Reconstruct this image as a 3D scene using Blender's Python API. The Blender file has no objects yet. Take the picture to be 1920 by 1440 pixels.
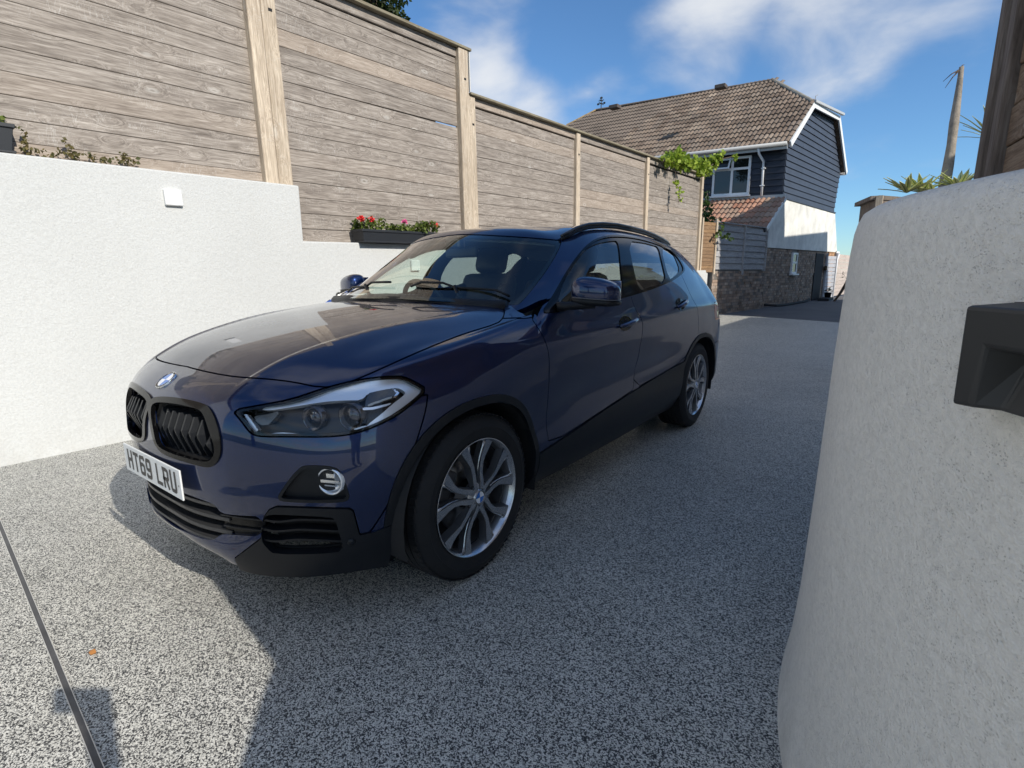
import bpy, bmesh, math, random
import numpy as np
from mathutils import Vector, Matrix
random.seed(7); rng = np.random.default_rng(7)
R = math.radians
scene = bpy.context.scene
COL = scene.collection

# ---------------------------------------------------------------- camera
CAM_P = (2.18, -.669, 1.216); YAW, PITCH, ROLL, FPX = .645, -.206, -.007, 988.
def cam_axes():
    cy, sy, cp, sp = math.cos(YAW), math.sin(YAW), math.cos(PITCH), math.sin(PITCH)
    f = np.array([-sy*cp, cy*cp, sp]); r = np.array([cy, sy, 0.]); u = np.cross(r, f)
    cr, sr = math.cos(ROLL), math.sin(ROLL)
    return cr*r+sr*u, -sr*r+cr*u, f
CR, CU, CF = cam_axes()
cd = bpy.data.cameras.new('camera'); cam = bpy.data.objects.new('camera', cd); COL.objects.link(cam)
cam.matrix_world = Matrix(((CR[0], CU[0], -CF[0], CAM_P[0]), (CR[1], CU[1], -CF[1], CAM_P[1]), (CR[2], CU[2], -CF[2], CAM_P[2]), (0, 0, 0, 1)))
cd.sensor_fit = 'HORIZONTAL'; cd.sensor_width = 36; cd.lens = 36*FPX/1920; cd.clip_start = .02; cd.clip_end = 3000
scene.camera = cam
def proj(P):
    d = np.asarray(P)-np.array(CAM_P); z = d@CF
    return np.stack([960+FPX*(d@CR)/z, 720-FPX*(d@CU)/z], -1), z
def ray(u, v): return CF+CR*(u-960)/FPX-CU*(v-720)/FPX
def hit(u, v, ax, val):
    d = ray(u, v); return np.array(CAM_P)+d*(val-CAM_P[ax])/d[ax]
def depth_pt(u, v, dep): return np.array(CAM_P)+ray(u, v)*dep

# ---------------------------------------------------------------- world and sun
SUN = Vector((1.86, -.28, 1.216)).normalized()
SUN_EL = math.asin(SUN.z); SUN_AZ = math.atan2(SUN.x, SUN.y)
w = bpy.data.worlds.new('World'); scene.world = w; w.use_nodes = True
nt = w.node_tree; N = nt.nodes; L = nt.links; N.clear()
def nd(t, **k):
    n = N.new(t)
    for a, b in k.items(): setattr(n, a, b)
    return n
out = nd('ShaderNodeOutputWorld'); bg = nd('ShaderNodeBackground'); bg.inputs[1].default_value = .125
sky = nd('ShaderNodeTexSky', sky_type='NISHITA', sun_disc=False); sky.sun_elevation = SUN_EL; sky.sun_rotation = SUN_AZ
sky.air_density = 1.0; sky.dust_density = .1; sky.ozone_density = 4.5; sky.altitude = 50
tc = nd('ShaderNodeTexCoord')
# clouds: lumps of noise round a few directions
def cloud_blob(px, py, rad):
    d = Vector(ray(px, py)).normalized()
    dt = nd('ShaderNodeVectorMath', operation='DISTANCE'); L.new(tc.outputs['Generated'], dt.inputs[0]); dt.inputs[1].default_value = d
    m = nd('ShaderNodeMapRange'); L.new(dt.outputs['Value'], m.inputs[0]); m.inputs[1].default_value = 0; m.inputs[2].default_value = rad; m.inputs[3].default_value = 1; m.inputs[4].default_value = 0
    return m.outputs[0]
sep = nd('ShaderNodeSeparateXYZ'); L.new(tc.outputs['Generated'], sep.inputs[0])
zz = nd('ShaderNodeMath', operation='ADD'); L.new(sep.outputs[2], zz.inputs[0]); zz.inputs[1].default_value = .25
zm = nd('ShaderNodeMath', operation='MAXIMUM'); L.new(zz.outputs[0], zm.inputs[0]); zm.inputs[1].default_value = .12
dv = nd('ShaderNodeVectorMath', operation='DIVIDE'); L.new(tc.outputs['Generated'], dv.inputs[0])
cmb = nd('ShaderNodeCombineXYZ')
for i in range(3): L.new(zm.outputs[0], cmb.inputs[i])
L.new(cmb.outputs[0], dv.inputs[1])
n1 = nd('ShaderNodeTexNoise'); n1.inputs['Scale'].default_value = 2.6; n1.inputs['Detail'].default_value = 9; n1.inputs['Roughness'].default_value = .52; n1.inputs['Distortion'].default_value = .25
L.new(dv.outputs[0], n1.inputs['Vector'])
acc = None
CLOUDS = [(1330, 20, .27, 1.15), (1560, 30, .30, 1.1), (1680, -90, .35, 1.0), (1480, 115, .16, .8), (1640, 100, .15, .75), (915, 150, .26, 1.15), (1000, 190, .24, 1.05), (1100, 175, .21, .95), (1190, 200, .16, .8),
          (1250, 120, .10, .35)]
for px, py, rad, amp in CLOUDS:
    b = cloud_blob(px, py, rad); m = nd('ShaderNodeMath', operation='MULTIPLY'); L.new(b, m.inputs[0]); m.inputs[1].default_value = amp
    if acc is None: acc = m.outputs[0]
    else:
        a = nd('ShaderNodeMath', operation='MAXIMUM'); L.new(acc, a.inputs[0]); L.new(m.outputs[0], a.inputs[1]); acc = a.outputs[0]
# unseen clouds added outside the view, thickened to whiten the fill light
n2 = nd('ShaderNodeTexNoise'); n2.inputs['Scale'].default_value = .9; n2.inputs['Detail'].default_value = 3; L.new(dv.outputs[0], n2.inputs['Vector'])
fd = nd('ShaderNodeVectorMath', operation='DOT_PRODUCT'); L.new(tc.outputs['Generated'], fd.inputs[0]); fd.inputs[1].default_value = Vector((CF[0], CF[1], .0)).normalized()
back = nd('ShaderNodeMapRange'); L.new(fd.outputs['Value'], back.inputs[0]); back.inputs[1].default_value = .50; back.inputs[2].default_value = .25; back.inputs[3].default_value = 0; back.inputs[4].default_value = 1.5
bb = nd('ShaderNodeMath', operation='MULTIPLY'); L.new(n2.outputs[0], bb.inputs[0]); L.new(back.outputs[0], bb.inputs[1])
ac2 = nd('ShaderNodeMath', operation='MAXIMUM'); L.new(acc, ac2.inputs[0]); L.new(bb.outputs[0], ac2.inputs[1])
sm = nd('ShaderNodeMath', operation='MULTIPLY_ADD'); L.new(n1.outputs[0], sm.inputs[0]); sm.inputs[1].default_value = 1.9; sm.inputs[2].default_value = -1.30
sm2 = nd('ShaderNodeMath', operation='ADD'); L.new(sm.outputs[0], sm2.inputs[0]); L.new(ac2.outputs[0], sm2.inputs[1])
cov = nd('ShaderNodeMapRange', interpolation_type='SMOOTHSTEP'); L.new(sm2.outputs[0], cov.inputs[0]); cov.inputs[1].default_value = .06; cov.inputs[2].default_value = 1.0; cov.inputs[3].default_value = 0; cov.inputs[4].default_value = .88
ccol = nd('ShaderNodeMixRGB'); ccol.inputs[1].default_value = (4.4, 4.75, 5.3, 1); ccol.inputs[2].default_value = (6.2, 6.3, 6.4, 1); L.new(cov.outputs[0], ccol.inputs[0])
mix = nd('ShaderNodeMixRGB'); L.new(cov.outputs[0], mix.inputs[0]); tint = nd('ShaderNodeMixRGB', blend_type='MULTIPLY'); tint.inputs[0].default_value = 1; L.new(sky.outputs[0], tint.inputs[1]); tint.inputs[2].default_value = (.74, .95, 1.07, 1); L.new(tint.outputs[0], mix.inputs[1]); L.new(ccol.outputs[0], mix.inputs[2])
L.new(mix.outputs[0], bg.inputs[0]); L.new(bg.outputs[0], out.inputs[0])
sl = bpy.data.lights.new('sun', 'SUN'); sl.energy = 4.2; sl.angle = R(.53); sl.color = (1, .945, .85)
so = bpy.data.objects.new('sun', sl); COL.objects.link(so); so.rotation_euler = SUN.to_track_quat('Z', 'Y').to_euler(); so.location = (10, -3, 12)
scene.view_settings.view_transform = 'Standard'; scene.view_settings.look = 'None'; scene.view_settings.exposure = 0.20; scene.view_settings.gamma = 1
scene.view_settings.use_curve_mapping = False
scene.cycles.max_bounces = 8; scene.cycles.transparent_max_bounces = 16

# ---------------------------------------------------------------- materials
MATS = {}
def mat(name, build):
    if name in MATS: return MATS[name]
    m = bpy.data.materials.new(name); m.use_nodes = True
    t = m.node_tree; bs = t.nodes['Principled BSDF']
    build(t, bs); MATS[name] = m; return m
def setp(bs, **k):
    names = dict(col='Base Color', rough='Roughness', metal='Metallic', spec='Specular IOR Level', coat='Coat Weight', coatr='Coat Roughness', trans='Transmission Weight', ior='IOR', alpha='Alpha', sss='Subsurface Weight')
    for a, b in k.items():
        if a == 'col' and len(b) == 3: b = (*b, 1)
        bs.inputs[names[a]].default_value = b
class NT:
    def __init__(s, t): s.t = t
    def n(s, ty, ins=None, **k):
        x = s.t.nodes.new(ty)
        for a, b in k.items(): setattr(x, a, b)
        if ins:
            for a, b in ins.items():
                if isinstance(b, bpy.types.NodeSocket): s.t.links.new(b, x.inputs[a])
                else: x.inputs[a].default_value = b
        return x
    def coord(s, which='Object'): return s.n('ShaderNodeTexCoord').outputs[which]
    def mapv(s, v, scale=(1, 1, 1), loc=(0, 0, 0), rot=(0, 0, 0)):
        return s.n('ShaderNodeMapping', {0: v, 'Scale': scale, 'Location': loc, 'Rotation': rot}).outputs[0]
    def noise(s, v, scale, det=3, rough=.5, dist=0, out=0, dim='3D'):
        x = s.n('ShaderNodeTexNoise', {'Scale': scale, 'Detail': det, 'Roughness': rough, 'Distortion': dist})
        s.t.links.new(v, x.inputs['Vector']); return x.outputs[out]
    def vor(s, v, scale, feat='F1', out=0, rnd=1):
        x = s.n('ShaderNodeTexVoronoi', {'Scale': scale, 'Randomness': rnd}, feature=feat); s.t.links.new(v, x.inputs['Vector']); return x.outputs[out]
    def ramp(s, v, stops, interp='LINEAR'):
        x = s.n('ShaderNodeValToRGB', {0: v}); e = x.color_ramp; e.interpolation = interp
        while len(e.elements) < len(stops): e.elements.new(.5)
        for el, (p, c) in zip(e.elements, stops):
            el.position = p; el.color = (*c, 1) if len(c) == 3 else c
        return x.outputs[0]
    def mix(s, f, a, b, mode='MIX'):
        x = s.n('ShaderNodeMixRGB', {0: f, 1: a, 2: b}, blend_type=mode); return x.outputs[0]
    def math(s, op, a, b=0, c=0): return s.n('ShaderNodeMath', {0: a, 1: b, 2: c}, operation=op).outputs[0]
    def rng(s, v, a, b, c=0, d=1, smooth=False):
        return s.n('ShaderNodeMapRange', {0: v, 1: a, 2: b, 3: c, 4: d}, interpolation_type='SMOOTHSTEP' if smooth else 'LINEAR').outputs[0]
    def bump(s, h, strength, dist, bs, n=None):
        x = s.n('ShaderNodeBump', {'Height': h, 'Strength': strength, 'Distance': dist})
        if n: s.t.links.new(n, x.inputs['Normal'])
        s.t.links.new(x.outputs[0], bs.inputs['Normal']); return x.outputs[0]
    def link(s, a, b): s.t.links.new(a, b)
    def rand(s): return s.n('ShaderNodeObjectInfo').outputs['Random']
def simple(name, col, rough=.5, metal=0, **k):
    return mat(name, lambda t, bs: setp(bs, col=col, rough=rough, metal=metal, **k))
def varied(name, col, rough=.5, amt=.25, scale=8, bump=0, bscale=60, metal=0, space='Object', **k):
    def b(t, bs):
        q = NT(t); setp(bs, rough=rough, metal=metal, **k); v = q.coord(space)
        n = q.noise(v, scale, 5, .6)
        c = q.mix(q.rng(n, .3, .7), (*[x*(1-amt) for x in col], 1), (*[min(1, x*(1+amt)) for x in col], 1)); q.link(c, bs.inputs['Base Color'])
        if bump: q.bump(q.noise(v, bscale, 4, .6), bump, .01, bs)
    return mat(name, b)

def b_resin(t, bs):
    q = NT(t); v = q.coord('Object')
    vv = q.mapv(v, (1, 1, .3))
    wob = q.n('ShaderNodeVectorMath', {0: vv, 1: q.n('ShaderNodeVectorMath', {0: q.noise(vv, 160, 2, .5, out=1), 'Scale': .004}, operation='SCALE').outputs[0]}, operation='ADD').outputs[0]
    x = q.n('ShaderNodeTexVoronoi', {'Scale': 285., 'Randomness': 1.}); q.link(wob, x.inputs['Vector'])
    sp = q.n('ShaderNodeSeparateColor', {0: x.outputs['Color']}).outputs[0]
    c = q.ramp(sp, [(0, (.035, .036, .038)), (.24, (.065, .065, .067)), (.33, (.19, .188, .18)), (.44, (.37, .364, .335)), (.57, (.65, .633, .575)), (1, (.87, .85, .775))])
    edge = q.rng(x.outputs['Distance'], .35, .75, 1, .45)
    big = q.noise(v, .7, 4, .6); c = q.mix(1, c, q.ramp(big, [(.3, (.88, .88, .885)), (.7, (1.05, 1.045, 1.03))]), 'MULTIPLY'); c = q.mix(1, c, q.ramp(q.noise(v, 4.5, 5, .65), [(.35, (.93, .93, .92)), (.65, (1.04, 1.04, 1.04))]), 'MULTIPLY')
    c = q.mix(.55, c, edge, 'MULTIPLY')
    q.link(c, bs.inputs['Base Color']); setp(bs, rough=.55, spec=.35)
    q.bump(q.math('SUBTRACT', 1, x.outputs['Distance']), .35, .003, bs)
RESIN = mat('resin_bound_gravel', b_resin)
def b_tarmac(t, bs):
    q = NT(t); v = q.coord('Object'); n = q.noise(v, 90, 3, .7); m = q.noise(v, 1.2, 5, .65)
    c = q.mix(q.rng(n, .35, .7), (.07, .07, .074, 1), (.15, .15, .155, 1)); c = q.mix(1, c, q.ramp(m, [(.3, (.8, .8, .8)), (.7, (1.15, 1.14, 1.12))]), 'MULTIPLY')
    q.link(c, bs.inputs['Base Color']); setp(bs, rough=.85); q.bump(n, .4, .006, bs)
TARMAC = mat('worn_tarmac', b_tarmac)
def b_render(scale, strength, base, dirt=.06, holes=False):
    def b(t, bs):
        q = NT(t); v = q.coord('Object')
        n = q.noise(v, scale, 3, .55); n2 = q.noise(v, scale*.33, 2, .5); big = q.noise(v, 1.1, 5, .6)
        c = q.mix(q.rng(big, .35, .7), (*[x*(1-dirt) for x in base], 1), (*base, 1))
        h = q.math('ADD', n, q.math('ADD', q.math('MULTIPLY', n2, .8), q.math('MULTIPLY', q.noise(v, scale*.12, 3, .5), 1.2)))
        c = q.mix(1, c, q.ramp(n2, [(.35, (.94, .94, .94)), (.6, (1.02, 1.02, 1.02))]), 'MULTIPLY')
        if holes:
            pit = q.vor(q.mapv(v, (1, 1, 1.2)), 210); pm = q.rng(pit, .14, .30, 1, 0); sel = q.rng(q.noise(v, 46, 2, .5), .44, .60)
            pm = q.math('MULTIPLY', pm, sel); h = q.math('SUBTRACT', h, q.math('MULTIPLY', pm, .9))
            c = q.mix(q.math('MULTIPLY', pm, .34), c, (.30, .28, .25, 1))  # pits darkened in the colour, standing in for shade in the roughcast
            st = q.noise(q.mapv(v, (1, 1, .35)), 2.2, 5, .6); c = q.mix(q.rng(st, .5, .75, 0, .12), c, (.55, .53, .48, 1))
        zz_ = q.n('ShaderNodeSeparateXYZ', {0: v}).outputs[2]; low = q.math('MULTIPLY', q.rng(zz_, .0, .28, 1, 0), q.rng(q.noise(q.mapv(v, (1, 1, .5)), 7, 5, .7), .42, .62)); c = q.mix(q.math('MULTIPLY', low, .22), c, (.40, .37, .32, 1))
        run = q.noise(q.mapv(v, (3.2, 3.2, .22)), 2.2, 4, .6); c = q.mix(q.rng(run, .56, .74, 0, .10), c, (.50, .49, .45, 1))
        q.link(c, bs.inputs['Base Color']); setp(bs, rough=.9, spec=.2); q.bump(h, strength, .006, bs)
    return b
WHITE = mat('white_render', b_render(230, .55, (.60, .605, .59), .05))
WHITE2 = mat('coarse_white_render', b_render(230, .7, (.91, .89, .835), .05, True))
HWHITE = varied('weathered_white_wall', (.72, .71, .66), .9, .18, 2.2, .3, 20)
def b_wood(c0, c1, c2, warm, knots=True, along='Y', rough=.82):
    def b(t, bs):
        q = NT(t); v = q.coord('Object'); rnd = q.rand()
        off = q.n('ShaderNodeCombineXYZ', {0: q.math('MULTIPLY', rnd, 37.), 1: q.math('MULTIPLY', rnd, 61.), 2: q.math('MULTIPLY', rnd, 23.)}).outputs[0]
        v2 = q.n('ShaderNodeVectorMath', {0: v, 1: off}, operation='ADD').outputs[0]
        sc = (1, .06, 1) if along == 'Y' else (1, 1, .06)
        kv = q.n('ShaderNodeTexVoronoi', {'Scale': 1., 'Randomness': 1.}, feature='F1')
        ksc = (0.01, 3.2, 7.5) if along == 'Y' else (7.5, 7.5, 3.0)
        q.link(q.mapv(v2, ksc), kv.inputs['Vector']); kd = kv.outputs['Distance']
        kmask = q.rng(kd, .10, .45, 1, 0, True)
        warp = q.math('MULTIPLY', kmask, .05)
        wv = q.n('ShaderNodeVectorMath', {0: v2, 1: q.n('ShaderNodeCombineXYZ', {0: warp, 1: 0., 2: warp}).outputs[0]}, operation='ADD').outputs[0]
        g1 = q.noise(q.mapv(wv, sc), 55, 5, .62, .6); g2 = q.noise(q.mapv(wv, sc), 160, 3, .6)
        g3 = q.noise(q.mapv(v2, (1, .16, 1) if along == 'Y' else (1, 1, .16)), 7, 4, .6)
        c = q.ramp(g1, [(.28, c0), (.5, c1), (.72, c2)])
        c = q.mix(q.math('MULTIPLY', q.rng(rnd, .82, .9), .28), c, (*warm, 1))
        c = q.mix(1, c, q.ramp(g2, [(.3, (.70, .68, .66)), (.7, (1.14, 1.14, 1.14))]), 'MULTIPLY')
        c = q.mix(1, c, q.ramp(g3, [(.3, (.84, .82, .80)), (.7, (1.13, 1.12, 1.10))]), 'MULTIPLY')
        c = q.mix(1, c, q.ramp(rnd, [(0, (.93, .92, .91)), (1, (1.07, 1.06, 1.05))]), 'MULTIPLY')
        if knots:
            sel = q.rng(q.n('ShaderNodeSeparateColor', {0: kv.outputs['Color']}).outputs[1], .66, .70)
            ring = q.math('MULTIPLY', q.rng(kd, .055, .10, 0, 1), q.rng(kd, .10, .19, 1, 0))
            c = q.mix(q.math('MULTIPLY', q.math('MULTIPLY', ring, sel), .35), c, (.70, .68, .63, 1))
            core = q.math('MULTIPLY', q.rng(kd, .03, .07, 1, 0), sel); c = q.mix(q.math('MULTIPLY', core, .6), c, (.16, .12, .09, 1))
            sq = q.noise(q.mapv(v2, (1, 7, 2.2) if along == 'Y' else (3, 3, 5)), 5, 2, .4, 1.2)
            line = q.math('MULTIPLY', q.rng(q.math('ABSOLUTE', q.math('SUBTRACT', sq, .5)), .0, .018, 1, 0), q.rng(q.noise(v2, 3.3, 2, .5), .50, .60))
            c = q.mix(q.math('MULTIPLY', line, .38), c, (.68, .66, .62, 1))
        q.link(c, bs.inputs['Base Color']); setp(bs, rough=rough, spec=.25)
        q.bump(q.math('ADD', g1, q.math('MULTIPLY', g2, .5)), .35, .004, bs)
    return b
WOOD = mat('weathered_pine', b_wood((.175, .154, .138), (.315, .284, .256), (.46, .424, .388), (.47, .375, .29)))
POST = mat('pale_pine_post', b_wood((.40, .33, .26), (.56, .48, .38), (.70, .62, .51), (.6, .5, .38), True, 'Z'))
WOODGREY = mat('grey_feather_board', b_wood((.26, .262, .27), (.38, .385, .40), (.50, .505, .52), (.3, .29, .28), False))
WOODORANGE = mat('orange_stained_board', b_wood((.17, .11, .065), (.27, .175, .105), (.36, .25, .16), (.4, .25, .12), False))
DARKPOST = mat('brown_weathered_post', b_wood((.11, .092, .08), (.20, .17, .15), (.30, .27, .245), (.2, .17, .14), False, 'Z'))

# ---------------------------------------------------------------- object helpers
def tag(o, label=None, cat=None, group=None, kind=None):
    if label: o['label'] = label
    if cat: o['category'] = cat
    if group: o['group'] = group
    if kind: o['kind'] = kind
    return o
def empty(name, loc=(0, 0, 0), label=None, cat=None, group=None):
    o = bpy.data.objects.new(name, None); COL.objects.link(o); o.location = loc; o.empty_display_size = .1
    return tag(o, label, cat, group)
def mesh_obj(name, verts, faces, m, parent=None, smooth=False, loc=None):
    me = bpy.data.meshes.new(name); me.from_pydata([tuple(map(float, v)) for v in verts], [], [tuple(int(i) for i in f) for f in faces]); me.update()
    if smooth:
        me.polygons.foreach_set('use_smooth', [True]*len(me.polygons))
    if m: me.materials.append(m)
    o = bpy.data.objects.new(name, me); COL.objects.link(o)
    if parent: put(o, parent)
    if loc is not None: o.location = loc
    return o
def world_of(o):
    return o.matrix_basis.copy() if o.parent is None else world_of(o.parent) @ o.matrix_parent_inverse @ o.matrix_basis
def put(o, parent):
    o.parent = parent; o.matrix_parent_inverse = world_of(parent).inverted()
class MB:
    """collects solids, then links them as one mesh object"""
    def __init__(s): s.v = []; s.f = []
    def add(s, v, f):
        b = len(s.v); s.v += [tuple(x) for x in v]; s.f += [tuple(i+b for i in q) for q in f]; return s
    def box(s, c, size, M=None, ch=0):
        hx, hy, hz = size[0]/2, size[1]/2, size[2]/2
        if ch <= 0:
            v = [(x*hx, y*hy, z*hz) for x in (-1, 1) for y in (-1, 1) for z in (-1, 1)]
            f = [(0, 1, 3, 2), (4, 6, 7, 5), (0, 4, 5, 1), (2, 3, 7, 6), (0, 2, 6, 4), (1, 5, 7, 3)]
        else:
            bm = bmesh.new(); bmesh.ops.create_cube(bm, size=1)
            bmesh.ops.scale(bm, vec=(size[0], size[1], size[2]), verts=bm.verts)
            bmesh.ops.bevel(bm, geom=bm.edges[:], offset=ch, segments=1 if ch < .01 else 2, affect='EDGES', profile=.5)
            v = [x.co[:] for x in bm.verts]; f = [[x.index for x in p.verts] for p in bm.faces]; bm.free()
        c = Vector(c)
        v = [(M @ Vector(x) if M is not None else Vector(x))+c for x in v]
        return s.add(v, f)
    def tube(s, pts, rad, n=10, cap=True):
        pts = [Vector(p) for p in pts]; m = len(pts); rad = [rad]*m if not hasattr(rad, '__len__') else rad
        v = []; up = None
        for i, p in enumerate(pts):
            t = (pts[min(i+1, m-1)]-pts[max(i-1, 0)]).normalized()
            if up is None: up = t.orthogonal().normalized()
            up = (up-t*up.dot(t)).normalized(); b = t.cross(up)
            for k in range(n):
                a = 2*math.pi*k/n; v.append(p+(up*math.cos(a)+b*math.sin(a))*rad[i])
        f = [(i*n+k, i*n+(k+1) % n, (i+1)*n+(k+1) % n, (i+1)*n+k) for i in range(m-1) for k in range(n)]
        if cap: f += [tuple(range(n-1, -1, -1)), tuple(range((m-1)*n, m*n))]
        return s.add(v, f)
    def lathe(s, prof, M=None, n=48, close=False):
        """profile (r, h) round the local z axis"""
        v = []
        for r, h in prof:
            for k in range(n):
                a = 2*math.pi*k/n; p = Vector((r*math.cos(a), r*math.sin(a), h)); v.append(M @ p if M is not None else p)
        m = len(prof); rows = m if close else m-1
        f = [(i*n+k, i*n+(k+1) % n, ((i+1) % m)*n+(k+1) % n, ((i+1) % m)*n+k) for i in range(rows) for k in range(n)]
        return s.add(v, f)
    def prism(s, poly, y0, y1, M=None):
        n = len(poly); v = [(x, y0, z) for x, z in poly]+[(x, y1, z) for x, z in poly]
        f = [tuple(range(n)), tuple(range(2*n-1, n-1, -1))]+[(i, i+n, (i+1) % n+n, (i+1) % n) for i in range(n)]
        v = [(M @ Vector(x) if M is not None else Vector(x)) for x in v]
        return s.add(v, f)
    def obj(s, name, m, parent=None, smooth=False):
        o = mesh_obj(name, s.v, s.f, m, parent, smooth)
        return o
def recalc(o):
    bm = bmesh.new(); bm.from_mesh(o.data); bmesh.ops.recalc_face_normals(bm, faces=bm.faces[:]); bm.to_mesh(o.data); bm.free(); return o
def bevel(o, wd, seg=2, ang=40):
    md = o.modifiers.new('bevel', 'BEVEL'); md.width = wd; md.segments = seg; md.limit_method = 'ANGLE'; md.angle_limit = R(ang); return o
def auto_smooth(o, ang=35):
    me = o.data; me.polygons.foreach_set('use_smooth', [True]*len(me.polygons))
    bm = bmesh.new(); bm.from_mesh(me)
    for e in bm.edges:
        if len(e.link_faces) == 2 and e.calc_face_angle(0) > R(ang): e.smooth = False
        if len(e.link_faces) != 2: e.smooth = False
    bm.to_mesh(me); bm.free(); return o
# ================================================================ THE CAR: dense surfaces, trimmed into panels
def b_paint(t, bs):
    q = NT(t); v = q.coord('Object')
    fl = q.noise(v, 900, 2, .5); q.link(q.mix(q.rng(fl, .35, .65), (.0008, .0085, .046, 1), (.0016, .0205, .106, 1)), bs.inputs['Base Color'])
    dust = q.noise(v, 6, 5, .65); q.link(q.rng(dust, .3, .8, .30, .38), bs.inputs['Roughness'])
    q.link(q.rng(q.noise(v, 14, 5, .7), .45, .85, .002, .010), bs.inputs['Coat Roughness'])
    setp(bs, metal=.75, coat=1., spec=.5); bs.inputs['Coat IOR'].default_value = 1.64
PAINT = mat('dark_blue_metallic_paint', b_paint)
BLACKG = simple('gloss_black', (.003, .003, .0035), .09, spec=.3)
CLAD = varied('black_grained_plastic', (.009, .0105, .0135), .42, .15, 5, .12, 500, spec=.32)
RUBBER = varied('tyre_rubber', (.011, .011, .012), .75, .3, 9, .15, 90)
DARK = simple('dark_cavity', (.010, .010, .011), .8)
ALLOY = simple('machined_alloy', (.56, .57, .59), .24, .95)
ALLOYG = simple('grey_painted_alloy', (.16, .165, .175), .35, .7)
CHROME = simple('bright_reflector', (.80, .82, .84), .07, 1.)
SATIN = simple('satin_reflector', (.90, .92, .95), .25, .6)
SEAT = varied('black_leather', (.022, .024, .028), .5, .2, 8, .2, 120)
HEADL = simple('grey_headlining', (.35, .36, .36), .9)
DISC = simple('brake_disc_steel', (.30, .30, .30), .35, 1)
def b_glass(tint, rough, fac):
    def b(t, bs):
        q = NT(t); o = t.nodes['Material Output']
        tr = q.n('ShaderNodeBsdfTransparent', {0: (*tint, 1)}); gl = q.n('ShaderNodeBsdfGlossy', {'Color': (1, 1, 1, 1), 'Roughness': rough})
        fc = q.n('ShaderNodeLayerWeight', {0: .5}).outputs['Facing']; fr = q.math('ADD', .042, q.math('MULTIPLY', q.math('POWER', fc, 5), .96))
        mx = q.n('ShaderNodeMixShader', {0: q.math('MINIMUM', q.math('MULTIPLY', fr, fac), 1), 1: tr.outputs[0], 2: gl.outputs[0]})
        q.link(mx.outputs[0], o.inputs[0])
    return b
GLASSW = mat('windscreen_glass', b_glass((.76, .88, .83), .003, 1.9))
GLASSF = mat('side_glass', b_glass((.86, .93, .90), .003, 1.6))
GLASSP = mat('privacy_glass', b_glass((.36, .40, .40), .003, 1.8))
LENS = mat('clear_lens', b_glass((.95, .96, .97), .002, .65))
WGLASS = simple('window_pane_glass', (.012, .015, .014), .02, spec=.8)

BC = {}  # body tables, one row per height, columns from the nose round to the tail
YX = lambda s: [tuple(map(float, p.split())) for p in s.split(',')]
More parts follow.
